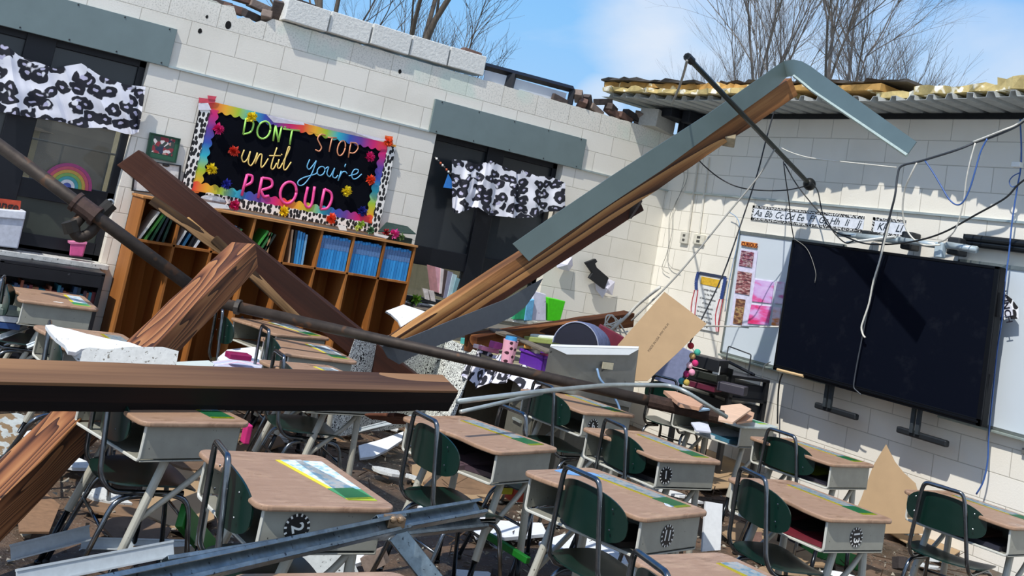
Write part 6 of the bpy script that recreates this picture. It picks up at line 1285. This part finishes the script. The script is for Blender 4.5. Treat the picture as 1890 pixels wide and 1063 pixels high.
tile_poly([(868, 968), (920, 960), (1000, 965), (1010, 985), (930, 992), (880, 990)], at(930, 975, z=.06), NZ, 'long torn white tile beside the blue chair seat')
P0w = at(560, 1000, z=.2)
tile_poly([(520, 1010), (600, 975), (640, 1008), (665, 1063), (600, 1075), (480, 1070)], P0w, Vector((-.2, -.7, .9)), 'speckled grey tile slab propped under the desk numbered 2', M('#a9adaa', .8, var=.12, sc_=40, spots=('#3f3f3c', 45, .64)))
rr = random.Random(77)
def lowpoly(c, r, th, n, m, name, lab, cat, grp, tilt=.15):
    mtx = Matrix.Translation(c) @ Matrix.Rotation(rr.uniform(0, 6.3), 4, 'Z') @ Matrix.Rotation(rr.uniform(-tilt, tilt), 4, 'X') @ Matrix.Rotation(rr.uniform(-tilt, tilt), 4, 'Y')
    mb = MB(); mb.prism([(r*rr.uniform(.55, 1.1)*math.cos(2*PI*k/n), r*rr.uniform(.5, 1)*.8*math.sin(2*PI*k/n)) for k in range(n)], 0, th, mtx); return tag(mb.build(name, m), lab, cat, grp)
def spot():
    while True:
        x, y = rr.uniform(-7.0, -.3), rr.uniform(-6.3, -.7)
        u = Vector((x, y, 0))-CAM
        if u.dot(FWD) > 1.5: return x, y
for k in range(110):
    x, y = spot(); lowpoly((x, y, .01+rr.uniform(0, .05)), rr.uniform(.05, .17), .016, 9, tilem if k % 3 else tileb, 'tile_fragment', 'broken white ceiling tile fragment lying in the floor debris', 'tile fragment', 'tile fragments on the floor')
bd = [M('#80654b', .9, var=.2, sc_=9), M('#9a8062', .9, var=.15, sc_=9), M('#6b5644', .9, var=.25, sc_=9)]
for k in range(60):
    x, y = spot(); lowpoly((x, y, .005+rr.uniform(0, .04)), rr.uniform(.16, .48), .012, 8, bd[k % 3], 'board_fragment', 'brown fibreboard fragment lying in the floor debris', 'board fragment', 'fibreboard fragments on the floor', .08)
for k in range(26):
    x, y = spot(); lowpoly((x, y, .02+rr.uniform(0, .04)), rr.uniform(.04, .09), .07, 6, brk[k % 4], 'brick_chunk', 'brick chunk lying in the floor debris', 'brick chunk', 'brick chunks on the floor', .5)
mb = MB()
for k in range(5200):
    x, y = spot(); c = Vector((x, y, rr.uniform(0, .03))); r = rr.choice([.006, .01, .014, .022]); vs = [c+Vector((rr.uniform(-1, 1), rr.uniform(-1, 1), rr.uniform(-.3, .9)))*r for _ in range(4)]; mb.add(vs, [(0, 1, 2), (0, 3, 1), (1, 3, 2), (0, 2, 3)])
tag(mb.build('rubble', M('#8d8779', .9, var=.5, sc_=3)), 'fine plaster and brick rubble strewn over the classroom floor', 'rubble', kind='stuff')
mb = MB()
for k in range(900):
    x, y = spot(); c = Vector((x, y, rr.uniform(0, .05))); d = Vector((rr.gauss(0, 1), rr.gauss(0, 1), rr.uniform(-.1, .3))).normalized(); mb.tube([c, c+d*rr.uniform(.04, .25)], rr.uniform(.002, .005), 3)
tag(mb.build('splinter_litter', M('#4b3a2b', .9, var=.5, sc_=3)), 'dark wood splinters and twigs littering the classroom floor', 'splinters', kind='stuff')
# cardboard on the floor between the desks, green bars, coloured bits
def floorp(px, z, m, lab, cat, name, th=.008): mb = MB(); mb.sheet([at(u, v, z=z) for u, v in px], Vector((0, 0, 1)), th); tag(mb.build(name, m), lab, cat)
floorp([(1290, 815), (1375, 808), (1395, 850), (1370, 900), (1300, 905), (1250, 860)], .05, cb, 'flat cardboard on the floor below the bare grey desk', 'cardboard', 'cardboard_sheet')
floorp([(760, 860), (860, 840), (930, 880), (900, 930), (820, 910), (760, 890)], .03, cb, 'flat cardboard on the floor behind the chair at the timber end desk', 'cardboard', 'cardboard_sheet')
floorp([(265, 860), (385, 850), (395, 960), (340, 985), (262, 950)], .03, cb, 'flat cardboard under the desk half below the level timber', 'cardboard', 'cardboard_sheet')
floorp([(30, 940), (70, 900), (110, 935), (90, 985), (35, 985)], .06, M('#8a6a4e', .9, var=.2), 'torn brown board piece at the lower left by the grained post', 'board', 'board_piece')
floorp([(1650, 920), (1700, 905), (1760, 960), (1800, 1000), (1740, 1040), (1640, 985)], .03, cb, 'cardboard flap on the floor before the rightmost green chair', 'cardboard', 'cardboard_sheet')
gm = M('#136a1c', .4, var=.12); 
def gbar(a, b_, lab, w_=.09): tag(beam('green_bar', a, b_, .03, w_, gm, (0, .2, 1), seed=3, rough=.001, bevel=.004), lab, 'bar')
gbar(at(335, 950, z=.32), at(400, 1030, z=.02), 'bright green plastic bar leaning by the desk numbered 2')
gbar(at(1480, 1005, z=.08), at(1585, 1040, z=.04), 'green plastic bar under the number 13 desk')
gbar(at(895, 985, z=.25), at(975, 1035, z=.22), 'thin dark green rail beside the white torn tile', .03)
gbox('yellow_cup', 932, 893, -3.9, .07, .07, .09, M('#d8cf2a', .4), 'small yellow cup under the desk at the timber end', 'cup'); gbox('orange_box', 955, 905, -3.9, .10, .08, .10, M('#c9442c', .4, var=.3, sc_=9), 'orange-red box beside the small yellow cup', 'box')
gbox('red_case', 1652, 975, at(1652, 978, z=.03).y, .10, .08, .06, M('#b02030', .5), 'small red case beside the number 13 desk', 'case', rz=.4); gbox('pale_cup', 1675, 985, at(1675, 988, z=.03).y, .07, .07, .05, M('#bcd6da', .4), 'pale aqua tub next to the small red case', 'tub')
gbox('pink_bag', 455, 800, -3.6, .03, .06, .09, M('#c92a74', .6), 'pink cloth showing behind the half-buried desk', 'cloth'); gbox('magenta_box', 440, 657, -2.3, .14, .10, .035, M('#8a1a4e', .35), 'magenta tray of papers near the cubby shelf', 'tray')
for k in range(6): floorp([(390+rr.uniform(-10, 10), 668+2*k), (440+rr.uniform(-5, 5), 660+2*k), (490+rr.uniform(-8, 8), 672+2*k), (450+rr.uniform(-8, 8), 686+k)], .52+.008*k, M(('#dfe0ea', '#e3b9cf', '#c9cfe6')[k % 3], .5, var=.15, sc_=20), ('lowest white', 'pink', 'blue-white', 'upper white', 'upper pink', 'topmost blue-white')[k]+' sheet in the paper pile near the magenta tray', 'paper', 'paper', .003)
mb = MB(); mb.tube([at(447, 587, z=.66), at(400, 662, z=.1)], .016, 4); tag(mb.build('black_bar', bp_), 'slanting black bar beside the chair before the left cubbies', 'bar')
for o in list(C.objects):
    if o.get('label') == '': o['label'] = 'item'
